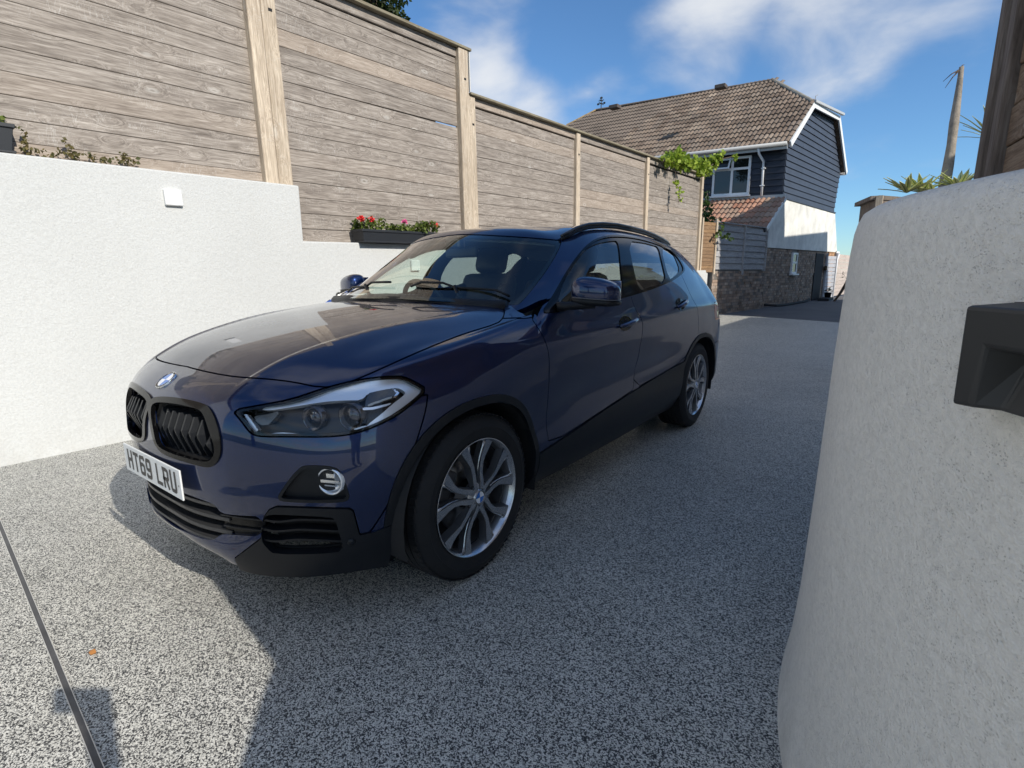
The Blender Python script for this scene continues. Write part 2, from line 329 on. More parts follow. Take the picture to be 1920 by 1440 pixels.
# columns c0..c7 then c8..c17
r_rows = [
 # r0
 "0 .085 .215,.22 .092 .21,.42 .13 .185,.60 .235 .185,.72 .36 .19,.79 .47 .19,.83 .63 .20,.845 .84 .21,.80 1.26 .215,.80 1.65 .21,.80 2.0 .21,.80 2.45 .21,.80 2.95 .215,.82 3.38 .22,.83 3.72 .24,.80 4.05 .27,.70 4.20 .30,.40 4.28 .31,0 4.30 .31",
 "0 .045 .27,.22 .055 .265,.42 .115 .255,.60 .215 .26,.735 .335 .27,.815 .46 .28,.865 .63 .29,.885 .84 .30,.862 1.26 .29,.862 1.65 .29,.862 2.0 .29,.862 2.45 .29,.862 2.95 .29,.875 3.38 .30,.885 3.72 .31,.87 4.02 .34,.76 4.22 .37,.42 4.32 .38,0 4.34 .38",
 "0 .040 .38,.22 .050 .38,.42 .105 .38,.60 .195 .385,.74 .315 .39,.828 .44 .40,.882 .62 .41,.902 .84 .42,.890 1.26 .41,.884 1.65 .41,.882 2.0 .41,.884 2.45 .41,.890 2.95 .41,.905 3.38 .42,.908 3.72 .43,.882 4.03 .45,.775 4.24 .48,.43 4.34 .49,0 4.36 .49",
 "0 .020 .50,.22 .032 .50,.42 .085 .50,.59 .175 .50,.735 .295 .505,.832 .43 .51,.890 .61 .52,.908 .84 .53,.880 1.26 .53,.868 1.65 .53,.866 2.0 .53,.870 2.45 .53,.882 2.95 .53,.906 3.38 .54,.910 3.72 .55,.885 4.03 .56,.78 4.23 .59,.43 4.33 .60,0 4.35 .60",
 "0 .015 .62,.22 .028 .62,.42 .080 .625,.58 .165 .63,.722 .285 .635,.826 .43 .64,.888 .61 .65,.910 .84 .65,.888 1.26 .65,.878 1.65 .65,.877 2.0 .65,.882 2.45 .65,.893 2.95 .65,.910 3.38 .66,.912 3.72 .67,.886 4.03 .68,.78 4.20 .70,.43 4.28 .72,0 4.30 .72",
 "0 .026 .735,.22 .040 .735,.42 .095 .735,.57 .180 .735,.705 .300 .735,.806 .435 .745,.874 .62 .755,.903 .84 .765,.897 1.26 .775,.892 1.65 .775,.892 2.0 .775,.896 2.45 .775,.902 2.95 .775,.908 3.38 .78,.908 3.72 .79,.882 4.03 .80,.775 4.17 .81,.43 4.24 .82,0 4.26 .82",
 "0 .058 .805,.22 .072 .805,.42 .122 .80,.565 .205 .795,.690 .320 .79,.788 .450 .80,.852 .63 .815,.884 .84 .83,.900 1.26 .86,.902 1.65 .865,.904 2.0 .868,.906 2.45 .872,.906 2.95 .878,.900 3.38 .885,.893 3.72 .89,.868 4.01 .90,.76 4.14 .90,.42 4.20 .90,0 4.22 .90",
 "0 .105 .846,.22 .118 .846,.42 .165 .842,.56 .240 .832,.672 .340 .828,.762 .470 .848,.828 .65 .868,.858 .84 .89,.878 1.26 .94,.884 1.65 .95,.886 2.0 .955,.888 2.45 .965,.887 2.95 .975,.879 3.38 .985,.868 3.72 .985,.845 4.00 .98,.745 4.14 .98,.42 4.21 .98,0 4.23 .98",
]
g_rows = [  # greenhouse columns a0..a14
 "0 1.10 1.03,.32 1.12 1.03,.58 1.20 1.03,.72 1.28 1.02,.836 1.31 1.024,.856 1.62 1.035,.862 2.0 1.045,.863 2.45 1.06,.858 2.95 1.075,.848 3.35 1.085,.832 3.68 1.08,.80 3.98 1.07,.68 4.14 1.065,.36 4.20 1.065,0 4.22 1.065",
 "0 1.37 1.228,.29 1.39 1.222,.51 1.46 1.207,.655 1.54 1.185,.752 1.62 1.18,.806 1.78 1.205,.812 2.07 1.215,.814 2.47 1.225,.802 2.94 1.235,.780 3.32 1.245,.748 3.62 1.245,.695 3.88 1.235,.57 4.02 1.210,.32 4.07 1.18,0 4.09 1.18",
 "0 1.56 1.362,.27 1.58 1.355,.47 1.65 1.337,.605 1.72 1.31,.69 1.79 1.30,.744 1.93 1.322,.750 2.15 1.338,.751 2.50 1.350,.738 2.93 1.355,.712 3.29 1.353,.680 3.56 1.347,.632 3.80 1.328,.52 3.92 1.307,.30 3.97 1.292,0 3.99 1.292",
 "0 1.745 1.463,.25 1.76 1.458,.43 1.81 1.443,.555 1.875 1.412,.615 1.94 1.398,.650 2.08 1.426,.657 2.26 1.447,.657 2.54 1.459,.646 2.92 1.456,.626 3.25 1.442,.600 3.50 1.428,.560 3.72 1.405,.46 3.84 1.385,.26 3.89 1.383,0 3.91 1.388",
 "0 1.86 1.487,.21 1.87 1.483,.35 1.91 1.474,.45 1.975 1.462,.50 2.05 1.464,.525 2.16 1.481,.532 2.32 1.498,.532 2.56 1.506,.525 2.90 1.500,.510 3.20 1.485,.49 3.43 1.474,.46 3.62 1.452,.38 3.76 1.438,.22 3.82 1.436,0 3.86 1.441",
 "0 2.0 1.504,0 2.05 1.508,0 2.12 1.512,0 2.20 1.516,0 2.28 1.520,0 2.38 1.523,0 2.50 1.524,0 2.70 1.524,0 2.95 1.520,0 3.2 1.514,0 3.4 1.506,0 3.55 1.496,0 3.66 1.485,0 3.76 1.470,0 3.83 1.460",
]
r8 = "0 .158 .873,.22 .170 .875,.42 .215 .874,.56 .285 .866,.668 .375 .868,.752 .49 .894,.805 .67 .928,.828 .86 .958"
h_rows = [
 "0 .30 .943,.21 .31 .943,.39 .345 .940,.53 .40 .930,.62 .47 .930,.695 .58 .945,.738 .76 .963,.762 .94 .985,.788 1.30 1.033",
 "0 .58 1.010,.19 .59 1.010,.36 .61 1.008,.47 .65 1.004,.54 .71 1.004,.60 .80 1.006,.645 .92 1.012,.68 1.05 1.022,.74 1.305 1.043",
 "0 .90 1.055,.15 .91 1.055,.28 .93 1.054,.38 .96 1.052,.45 1.00 1.052,.51 1.05 1.052,.56 1.11 1.052,.615 1.18 1.052,.705 1.315 1.056",
 "0 1.23 1.084,.10 1.232 1.084,.20 1.24 1.083,.28 1.25 1.082,.36 1.265 1.080,.43 1.28 1.078,.50 1.30 1.076,.58 1.315 1.073,.67 1.335 1.068",
]
def crs(P, n):
    """dense Catmull-Rom through the rows of P (axis 0); n steps per segment"""
    P = np.asarray(P, float); m = len(P)
    ch = np.linalg.norm(np.diff(P, axis=0), axis=-1); ch = ch.reshape(m-1, -1).mean(1)+1e-6
    ch = np.sqrt(ch*ch.mean())
    s = np.concatenate([[0], np.cumsum(ch)])
    T = np.zeros_like(P)
    for i in range(m):
        if i == 0: T[i] = (P[1]-P[0])/ch[0]
        elif i == m-1: T[i] = (P[-1]-P[-2])/ch[-1]
        else:
            a, b = (P[i]-P[i-1])/ch[i-1], (P[i+1]-P[i])/ch[i]
            T[i] = (a*ch[i]+b*ch[i-1])/(ch[i]+ch[i-1])
    # natural ends
    if m > 2:
        T[0] = 1.5*(P[1]-P[0])/ch[0]-.5*T[1]; T[-1] = 1.5*(P[-1]-P[-2])/ch[-1]-.5*T[-2]
    out = []
    for i in range(m-1):
        k = n[i] if hasattr(n, '__len__') else n
        for j in range(k):
            t = j/k; h = ch[i]
            out.append((2*t**3-3*t**2+1)*P[i]+(t**3-2*t**2+t)*h*T[i]+(-2*t**3+3*t**2)*P[i+1]+(t**3-t**2)*h*T[i+1])
    out.append(P[-1]); return np.array(out)
rr = [np.array(YX(s)) for s in r_rows]; gg = [np.array(YX(s)) for s in g_rows]; hh = [np.array(YX(s)) for s in h_rows]
for a in rr: assert len(a) == 19, len(a)
for a in gg: assert len(a) == 15
NC = 26
def sym_dense(P, n, front=True):
    """mirror the first columns so that the curve is smooth over the centre plane"""
    M = P*np.array([-1, 1, 1]); Q = np.concatenate([M[1:3][::-1], P]); D = crs(Q, n)
    k = n*2; return D[k:]
rd = [sym_dense(a, NC) for a in rr]; gd = [sym_dense(a, NC) for a in gg]
# r columns 0..18: 0..7 nose, index 8 = y 1.26 (a4) ; g columns 4..14 match 8..18
r8full = np.concatenate([np.array(YX(r8)), gg[0][4:]]); r8d = sym_dense(r8full, NC)
hd = [sym_dense(a, NC) for a in hh]
r8d[8*NC:] = gd[0][4*NC:]
NR = 9
gridF = crs(np.stack([a[:8*NC+1] for a in rd]+[r8d[:8*NC+1]]+hd), NR)
gridS = crs(np.stack([a[8*NC:] for a in rd]+[a[4*NC:] for a in gd]), NR)
gridW = crs(np.stack([a[:4*NC+1] for a in gd]), NR)
def sstep(x, a, b):
    t = np.clip((x-a)/(b-a), 0, 1); return t*t*(3-2*t)
def crease(G):
    """bonnet dome edge, door crease and sill hollow"""
    x, y, z = G[..., 0].copy(), G[..., 1].copy(), G[..., 2].copy()
    xc = .40+.20*np.clip((y-.15)/1.0, 0, 1.2)
    top = sstep(z, .80, .88)*(y < 1.32)
    G[..., 2] += top*(.0075*sstep(x, xc-.024, xc)*(1-sstep(x, xc, xc+.15)))*sstep(y, .08, .25)*(1-.5*sstep(y, .8, 1.1))*(1-sstep(y, 1.08, 1.28))
    # shoulder line along the doors, rising to the rear lamp
    zc = .915+.055*np.clip((y-1.4)/2.4, 0, 1); side = sstep(y, 1.0, 1.7)*(1-sstep(y, 3.9, 4.1))
    d = z-zc; G[..., 0] += side*.012*np.exp(-(d/.045)**2)*(x > .5)
    zl = .60+.03*(y-1.3); d2 = z-zl
    G[..., 0] -= .010*np.exp(-(d2/.06)**2)*sstep(y, 1.3, 1.7)*(1-sstep(y, 2.8, 3.2))*(x > .5)
    return G
gridF = crease(gridF); gridS = crease(gridS)
class Surf:
    def __init__(s, V, F, Nn=None): s.V, s.F, s.N = V, F, Nn
def from_grid(G, ref):
    r, c, _ = G.shape; V = G.reshape(-1, 3).copy()
    i = np.arange(r-1)[:, None]*c+np.arange(c-1)[None]; i = i.ravel()
    F = np.concatenate([np.stack([i, i+1, i+c+1], 1), np.stack([i, i+c+1, i+c], 1)])
    e1, e2 = V[F[:, 1]]-V[F[:, 0]], V[F[:, 2]]-V[F[:, 0]]; fn = np.cross(e1, e2)
    if (fn*(V[F].mean(1)-ref)).sum() < 0: F = F[:, ::-1].copy(); fn = -fn
    Nn = np.zeros_like(V)
    for k in range(3): np.add.at(Nn, F[:, k], fn)
    on = np.abs(V[:, 0]) < 1e-6; Nn[on, 0] = 0
    Nn /= np.linalg.norm(Nn, axis=1)[:, None]+1e-12
    return Surf(V, F, Nn)
CEN = np.array([0, 2.1, .6])
SF = from_grid(gridF, CEN); SS = from_grid(gridS, CEN); SW = from_grid(gridW, CEN)
# smooth the normals across the seam columns
def merge(*ss):
    V = np.concatenate([s.V for s in ss]); N_ = np.concatenate([s.N for s in ss]); off = 0; Fs = []
    for s in ss: Fs.append(s.F+off); off += len(s.V)
    return Surf(V, np.concatenate(Fs), N_)
BODY = merge(SF, SS); GREEN = merge(SW, SS); ALL = merge(SF, SS, SW)
def weld_normals(S):
    key = np.round(S.V, 4); u, inv = np.unique(key, axis=0, return_inverse=True); inv = inv.ravel()
    A = np.zeros((len(u), 3)); np.add.at(A, inv, S.N); A /= np.linalg.norm(A, axis=1)[:, None]+1e-12; S.N = A[inv]
    on = np.abs(S.V[:, 0]) < 1e-6; S.N[on, 0] = 0; S.N[on] /= np.linalg.norm(S.N[on], axis=1)[:, None]+1e-12
for s_ in (BODY, GREEN, ALL): weld_normals(s_)
def clip(S, g):
    """keep the part of the surface where g > 0"""
    g = np.where(np.abs(g) < 1e-7, 1e-7, g); ins = g > 0; k = ins[S.F].sum(1)
    full = S.F[k == 3]; V, Nn = S.V, S.N
    P = S.F[(k == 1) | (k == 2)]
    if len(P) == 0: return compact(Surf(V, full, Nn))
    kk = ins[P].sum(1); odd = np.where(kk[:, None] == 1, ins[P], ~ins[P]); j = odd.argmax(1); i = np.arange(len(P))
    a, b, c = P[i, j], P[i, (j+1) % 3], P[i, (j+2) % 3]
    def cut(p, q):
        lo, hi = np.minimum(p, q), np.maximum(p, q); return lo*np.int64(10**7)+hi
    e1, e2 = cut(a, b), cut(a, c); u, inv = np.unique(np.concatenate([e1, e2]), return_inverse=True); inv = inv.ravel()
    lo, hi = u//10**7, u % 10**7; t = (g[lo]/(g[lo]-g[hi]))[:, None]
    NV = V[lo]+(V[hi]-V[lo])*t; NN = Nn[lo]+(Nn[hi]-Nn[lo])*t; NN /= np.linalg.norm(NN, axis=1)[:, None]+1e-12
    m1, m2 = inv[:len(P)]+len(V), inv[len(P):]+len(V); one = kk == 1
    T1 = np.stack([a, m1, m2], 1)[one]; T2 = np.stack([m1, b, c], 1)[~one]; T3 = np.stack([m1, c, m2], 1)[~one]
    return compact(Surf(np.concatenate([V, NV]), np.concatenate([full, T1, T2, T3]), np.concatenate([Nn, NN])))
def compact(S):
    used = np.zeros(len(S.V), bool); used[S.F.ravel()] = True; idx = np.cumsum(used)-1
    return Surf(S.V[used], idx[S.F], S.N[used])
def sd_poly(P, poly):
    """signed distance, positive inside"""
    poly = np.asarray(poly, float); d = np.full(len(P), 1e18); ins = np.zeros(len(P), bool)
    for i in range(len(poly)):
        a, b = poly[i], poly[(i+1) % len(poly)]; ab = b-a; t = np.clip(((P-a)@ab)/(ab@ab+1e-12), 0, 1)
        q = P-(a+t[:, None]*ab); d = np.minimum(d, (q*q).sum(1))
        c = ((a[1] > P[:, 1]) != (b[1] > P[:, 1]))
        with np.errstate(divide='ignore', invalid='ignore'):
            xx = (b[0]-a[0])*(P[:, 1]-a[1])/(b[1]-a[1])+a[0]
        ins ^= c & (P[:, 0] < xx)
    d = np.sqrt(d); return np.where(ins, d, -d)
def chaikin(p, n=2):
    p = np.asarray(p, float)
    for _ in range(n):
        q = np.roll(p, -1, 0); p = np.stack([.75*p+.25*q, .25*p+.75*q], 1).reshape(-1, 2)
    return p
def g_px(S, poly, smooth=1, off=0.):
    """outline traced in the photograph's pixels, dropped on the real surface; distance in metres"""
    uv, z = proj(S.V); return sd_poly(uv, chaikin(poly, smooth) if smooth else poly)*z/FPX-off
def g_yz(S, poly, smooth=1, off=0.): return sd_poly(S.V[:, 1:], chaikin(poly, smooth) if smooth else poly)-off
def g_xz(S, poly, smooth=1, off=0.): return sd_poly(S.V[:, [0, 2]], chaikin(poly, smooth) if smooth else poly)-off
def boundary(F):
    E = np.concatenate([F[:, [0, 1]], F[:, [1, 2]], F[:, [2, 0]]]); k = np.sort(E, 1); key = k[:, 0]*np.int64(10**7)+k[:, 1]
    u, idx, cnt = np.unique(key, return_index=True, return_counts=True); return E[idx[cnt == 1]]
def build(name, S, m, parent, depth=.012, both=False, side=1, off=0., rim_seam=False, mats=None, back=False):
    """link a trimmed surface as a panel with turned-in edges; both: weld the mirrored half on; side: -1 mirrors it"""
    V = S.V+S.N*off; F = S.F; Nn = S.N
    B = boundary(F)
    keep = ~((np.abs(V[B[:, 0], 0]) < 2e-4) & (np.abs(V[B[:, 1], 0]) < 2e-4)) if not rim_seam else np.ones(len(B), bool)
    B = B[keep]; vs, inv = np.unique(B.ravel(), return_inverse=True); inv = inv.reshape(-1, 2); n0 = len(V)
    top = V[vs]; low = top-Nn[vs]*depth
    V2 = np.concatenate([V, top, low]); N2 = np.concatenate([Nn, Nn[vs]*0, Nn[vs]*0])
    m_ = len(vs); quads = np.stack([n0+inv[:, 1], n0+inv[:, 0], n0+m_+inv[:, 0], n0+m_+inv[:, 1]], 1)
    faces = [tuple(f) for f in F.tolist()]+[tuple(f) for f in quads.tolist()]
    if back:
        nb = len(V2); V2 = np.concatenate([V2, V-Nn*depth]); N2 = np.concatenate([N2, -Nn]); faces += [tuple(f[::-1]) for f in (F+nb).tolist()]
    if both or side == -1:
        Vm = V2*np.array([-1, 1, 1]); Nm = N2*np.array([-1, 1, 1]); fm = [f[::-1] for f in faces]
        if both:
            o_ = len(V2); faces = faces+[tuple(i+o_ for i in f) for f in fm]; V2 = np.concatenate([V2, Vm]); N2 = np.concatenate([N2, Nm])
        else: V2, N2, faces = Vm, Nm, fm
    o = mesh_obj(name, V2, faces, m, parent, True)
    me = o.data
    z = (np.abs(N2).sum(1) < 1e-9)
    nn = [tuple(x) for x in N2]
    me.normals_split_custom_set_from_vertices(nn)
    return o
PANELS = []
def pair(name, S, m, parent, **k):
    a = build(name, S, m, parent, side=1, **k); b = build(name, S, m, parent, side=-1, **k); return a, b

# ---- outlines traced from the photograph (pixels of the 1920 x 1440 picture)
PX = dict(
 head=[(434,769),(490,759),(545,748.8),(603,729),(640,719),(666,713),(700,708),(722,706),(753,705),(774,713),(803,730),(774,757),(743,780),(711.6,796.6),(680,809),(649,816.4),(607,819.6),(545,819),(493,819),(476,816),(466,809),(451,788)],
 hood=[(200,560),(260,640),(300,668),(347,687),(395,699),(443,707),(498,710),(550,716),(601,727),(640,722),(669,711),(700,698),(768,667),(820,645),(872,625),(932,607),(943,597),(946,586),(944,577),(900,572),(800,564.5),(735,558),(690,553),(600,540)],
 kid=[(281,755),(287.5,747),(300,744),(325,745),(356,750),(387.5,758),(397,767.5),(406,786),(414,814),(416,836),(415.6,852),(409,867.5),(397,876),(380,874),(341,863),(309,852),(297,839),(289,824),(283,789),(280.5,767)],
 kidin=[(286,761),(294,755),(309,755),(341,759),(369,766),(380,771),(387.5,786),(395,810),(401.6,828),(405,844),(403,855),(394,865),(375,864),(341,855),(316,846),(301.6,838),(295,828),(291,808),(286,782)],
 fog=[(520,932),(543,898),(561,878),(570,873),(606,873),(626,876),(639,883),(653,921),(656,936),(642.5,942),(588,943),(534,941),(521.5,937)],
 valance=[(440,1046),(470,1023),(490,1008),(491,990),(494,970),(505,954),(520,948),(600,951),(655,952),(663,956),(668,975),(675,1001),(700,996),(758,972),(800,1120),(700,1120),(480,1120)],
 vent=[(494,972),(503.5,962.7),(552,964.5),(621,968),(630,973.5),(637,1000.6),(647,1031),(606,1036.7),(516,1037.6),(503.5,1027.7),(491,1011)],
 cgrille=[(150,860),(279,899),(359,930),(394,942.5),(404,947.6),(414,962),(440,966),(494,968.5),(492.6,1006.7),(440,1003),(413,1002),(405,1010),(394,1013),(376,1010),(341.6,996),(307,977),(272,944),(200,900)],
 ws=[(500,565),(640,548.5),(737,560),(850,566),(965,572),(975,570),(985,558),(1013,524),(1035,492),(1048,467),(1054,451),(1040,449),(980,444),(880,438.5),(840,440),(700,400),(500,400)],
 dlo=[(1012.7,589),(1026,570),(1039,550),(1059,513),(1085,475),(1107,453),(1126,444.5),(1148,440.6),(1178,442),(1207.6,447.5),(1237,457),(1261,469),(1275,485),(1283,500),(1284,509),(1273,519),(1257,529),(1217.5,544.5),(1170,558.5),(1110,571),(1055,584)],
 gl1=[(1044,572),(1054,535),(1075,493),(1091,474),(1106.7,461),(1126.5,454.4),(1148,451),(1160.5,451),(1165,500),(1170,554.4),(1120,563),(1067,573)],
 gl2=[(1178,451),(1207.6,454.4),(1225.4,459.4),(1235,462),(1242,490),(1251,529.6),(1217.5,538.5),(1199.7,545.5),(1189.8,510.8)],
 gl3=[(1239,462),(1257,468),(1265,479),(1276,507),(1266,518),(1255,526)],
)
def arch(S, yc, r, off=0.):
    """positive outside the wheel arch opening"""
    dy, dz = np.abs(S.V[:, 1]-yc)/1., np.maximum(S.V[:, 2]-.335, -.02)
    dz = np.where(S.V[:, 2] > .335, S.V[:, 2]-.335, 0)
    p = 2.25; return (dy**p+dz**p)**(1/p)-r-off
def arch_any(S, r, off=0.): return np.minimum(arch(S, .83, r, off), arch(S, 3.50, r, off))
AR0, AR1 = .388, .420
GAP = .0027
car = empty('parked_car', (0, 2.1, 0), 'dark blue five-door hatchback parked on the gravel drive beside the white wall', 'car')
V_ = lambda S: S.V
def sub(S, *gs):
    for g in gs: S = clip(S, g(S))
    return S
NOT = lambda f: (lambda S: -f(S))
px = lambda k, off=0., sm=1: (lambda S: g_px(S, PX[k], sm, off))
front_only = lambda f, ymax=1.35: (lambda S: np.where(S.V[:, 1] < ymax, f(S), -.5))
HEAD = front_only(px('head'), 1.0); HOOD = front_only(px('hood')); KID = front_only(px('kid', 0, 2), .5); KIDIN = front_only(px('kidin', 0, 2), .5)
FOG = front_only(px('fog'), .8); VAL = front_only(px('valance', 0, 0), .8); VENT = front_only(px('vent'), .8); CGR = front_only(px('cgrille'), .8)
WS = lambda S: np.where(S.V[:, 1] < 2.1, g_px(S, PX['ws'], 1), -.5)
DLO = lambda S: np.where((S.V[:, 1] > 1.25) & (S.V[:, 0] > .5), g_px(S, PX['dlo'], 2), -.5)
grow = lambda f, d: (lambda S: f(S)+d)       # larger region
notg = lambda f, gap=GAP: (lambda S: -(f(S)+gap))   # outside the region, leaving half a shut gap
def seam(S): # bumper / wing joint, positive behind
    a, b = np.array([.50, .60]), np.array([.612, .82]); n = np.array([b[1]-a[1], -(b[0]-a[0])]); n /= np.linalg.norm(n); return np.maximum((S.V[:, 1:]-a)@n, np.minimum(S.V[:, 2]-.80, S.V[:, 1]-.36))
sill_line = lambda S: S.V[:, 2]-(.413+.092*(S.V[:, 1]-1.336))
DOOR1 = [(1.45, 1.10), (1.34, 1.05), (1.268, 1.022), (1.272, 1.0), (1.294, .92), (1.322, .77), (1.328, .669), (1.328, .50), (1.335, .425), (1.81, .46), (2.30, .508), (2.326, .52), (2.332, .747), (2.328, .935), (2.275, 1.02), (2.245, 1.14), (1.7, 1.14)]
DOOR2 = [(2.245, 1.12), (2.275, 1.02), (2.328, .935), (2.332, .747), (2.326, .515), (2.67, .536), (3.08, .575), (3.36, .72), (3.385, .76), (3.395, .86), (3.36, .95), (3.27, 1.10), (3.21, 1.25), (3.12, 1.27), (2.9, 1.2), (2.5, 1.12)]
D1 = lambda S: np.where(S.V[:, 0] > .4, g_yz(S, DOOR1, 1), -.5); D2 = lambda S: np.where(S.V[:, 0] > .4, g_yz(S, DOOR2, 1), -.5)
A0 = lambda S: arch_any(S, AR0); A1 = lambda S: arch_any(S, AR1)
gapg = lambda f: (lambda S: f(S)-GAP)
yless = lambda y: (lambda S: y-S.V[:, 1]); ymore = lambda y: (lambda S: S.V[:, 1]-y)
# bonnet
hood = build('bonnet', sub(SF, gapg(HOOD), notg(HEAD)), PAINT, car, both=True)
# front bumper
bump_ = sub(SF, yless(.9), lambda S: -seam(S)-GAP, notg(HOOD), notg(HEAD), notg(KID, .0), notg(FOG, .001), notg(VAL, .001), notg(CGR, .0), A1, lambda S: S.V[:, 2]-.2)
bumper = build('front_bumper', bump_, PAINT, car, both=True, depth=.02)
# black lower valance with the side vents, and the strip across the middle intake
val = sub(SF, yless(.8), gapg(VAL), notg(VENT, 0), A0, notg(FOG, .001))
pair('bumper_corner_trim', val, CLAD, car, off=.006, depth=.03)
# wings
wing = sub(BODY, lambda S: seam(S)-GAP, notg(HOOD), notg(HEAD), A1, lambda S: -(D1(S)+GAP), lambda S: 1.345-S.V[:, 1], lambda S: sill_line(S)-.003, lambda S: np.where((S.V[:, 1] > 1.15), 1.022-S.V[:, 2], .5))
pair('front_wing', wing, PAINT, car)
BB = merge(SF, SS); weld_normals(BB)
BB = clip(BB, BB.V[:, 1]-1.2)
d1 = sub(BB, gapg(D1), notg(DLO, .001), lambda S: sill_line(S)-.004)
DOORS1 = pair('front_door', d1, PAINT, car, depth=.02)
d2 = sub(BB, gapg(D2), notg(DLO, .001), lambda S: sill_line(S)-.004, lambda S: A1(S)-.001)
DOORS2 = pair('rear_door', d2, PAINT, car, depth=.02)
# arch and sill cladding
ca = sub(BODY, A0, lambda S: AR1-arch(S, .83, 0)-.001, lambda S: S.V[:, 2]-.20, NOT(VAL), yless(1.32))
pair('front_arch_trim', ca, CLAD, car, off=.006, depth=.03)
cb = sub(BODY, A0, lambda S: AR1-arch(S, 3.5, 0)-.001, lambda S: S.V[:, 2]-.20, ymore(2.9))
pair('rear_arch_trim', cb, CLAD, car, off=.006, depth=.03)
cs = sub(BODY, lambda S: -sill_line(S)-.001, ymore(1.0), yless(3.4), lambda S: arch(S, .83, AR1)-.0, lambda S: arch(S, 3.5, AR1)-.0)
pair('sill_trim', cs, CLAD, car, off=.008, depth=.03)
# rear bumper, lamps, tailgate
LAMP = lambda S: np.where(S.V[:, 1] > 3.7, np.minimum(np.minimum(S.V[:, 1]-3.83, S.V[:, 0]-.38), np.minimum(S.V[:, 2]-.83-.03*(4.1-S.V[:, 1]), .975-S.V[:, 2])), -.5)
RB = lambda S: np.where(S.V[:, 1] > 3.4, np.minimum(.64-S.V[:, 2], S.V[:, 1]-3.78), -.5)
RG = lambda S: np.where(S.V[:, 1] > 3.6, g_xz(S, [(-.3, 1.11), (.56, 1.11), (.53, 1.18), (.44, 1.305), (-.3, 1.325)], 0), -.5)
TG = lambda S: np.where(S.V[:, 1] > 3.66, np.minimum(np.minimum(S.V[:, 1]-3.80, .64-S.V[:, 0]), S.V[:, 2]-.64), -.5)
build('rear_bumper', sub(BODY, gapg(RB), A1, lambda S: S.V[:, 2]-.40), PAINT, car, both=True)
build('rear_valance', sub(BODY, ymore(3.4), A1, lambda S: .398-S.V[:, 2], lambda S: RB(S)), CLAD, car, both=True)
pair('tail_lamp', sub(BODY, gapg(LAMP)), mat('red_lamp_lens', lambda t, bs: setp(bs, col=(.30, .012, .012), rough=.06, coat=1)), car)
build('tailgate', sub(ALL, gapg(TG), notg(LAMP), notg(RG, 0)), PAINT, car, both=True)
build('rear_window', sub(ALL, RG), GLASSP, car, both=True, depth=.004, off=-.003)
ROOF = lambda S: np.where((S.V[:, 2] > 1.3) & (S.V[:, 1] > 1.5), np.minimum(.585-.10*np.clip((S.V[:, 1]-2.2)/1.5, 0, 1)-.0*S.V[:, 1]-S.V[:, 0], 3.78-S.V[:, 1]), -.5)
build('roof', sub(GREEN, gapg(ROOF), notg(WS, .001), notg(TG)), PAINT, car, both=True)
GB = merge(SW, SS, SF); weld_normals(GB)
bd = sub(GB, ymore(1.15), lambda S: np.where(S.V[:, 1] < 1.30, S.V[:, 0]-.60, .5), notg(ROOF), notg(WS, .001), notg(DLO, .001), notg(D1), notg(D2), notg(TG), notg(LAMP), notg(RB), notg(RG, 0), A1, lambda S: sill_line(S)-.003, lambda S: S.V[:, 2]-.42,
         lambda S: np.where(S.V[:, 1] < 1.34, S.V[:, 2]-1.026, 1.), lambda S: -(HOOD(S)+GAP))
build('body_side_frame', bd, PAINT, car, both=True, depth=.03)
# glass
build('windscreen', sub(SW, gapg(WS), lambda S: S.V[:, 2]-1.045), GLASSW, car, both=True, depth=.0, off=-.003)
ws_in = [(560, 560), (700, 552), (850, 562), (950, 567), (968, 561), (1003, 524), (1027, 491), (1041, 468), (1043, 458), (1030, 454), (980, 449.5), (880, 445), (840, 445), (700, 410), (500, 410)]
WSI = lambda S: np.where(S.V[:, 1] < 2.1, g_px(S, ws_in, 1), -.5)
build('windscreen_border', sub(SW, gapg(WS), NOT(WSI), lambda S: S.V[:, 2]-1.045), BLACKG, car, both=True, depth=.002, off=-.006)
G1 = lambda S: np.where(S.V[:, 0] > .5, g_px(S, PX['gl1'], 2), -.5); G2 = lambda S: np.where(S.V[:, 0] > .5, g_px(S, PX['gl2'], 1), -.5); G3 = lambda S: np.where(S.V[:, 0] > .5, g_px(S, PX['gl3'], 1), -.5)
pair('window_surround', sub(GB, DLO, NOT(G1), NOT(G2), NOT(G3)), BLACKG, car, depth=.012, off=-.002)
pair('front_door_glass', sub(GB, G1), GLASSF, car, depth=.0, off=-.008)
pair('rear_door_glass', sub(GB, G2), GLASSP, car, depth=.0, off=-.008)
pair('rear_quarter_glass', sub(GB, G3), GLASSP, car, depth=.0, off=-.006)
# raised weather strip round the windows
def strip(name, f, w_, m, off, depth=.006): pair(name, sub(GB, f, lambda S: w_-f(S)), m, car, off=off, depth=depth)
strip('window_trim_strip', DLO, .011, SATIN if False else BLACKG, .004)
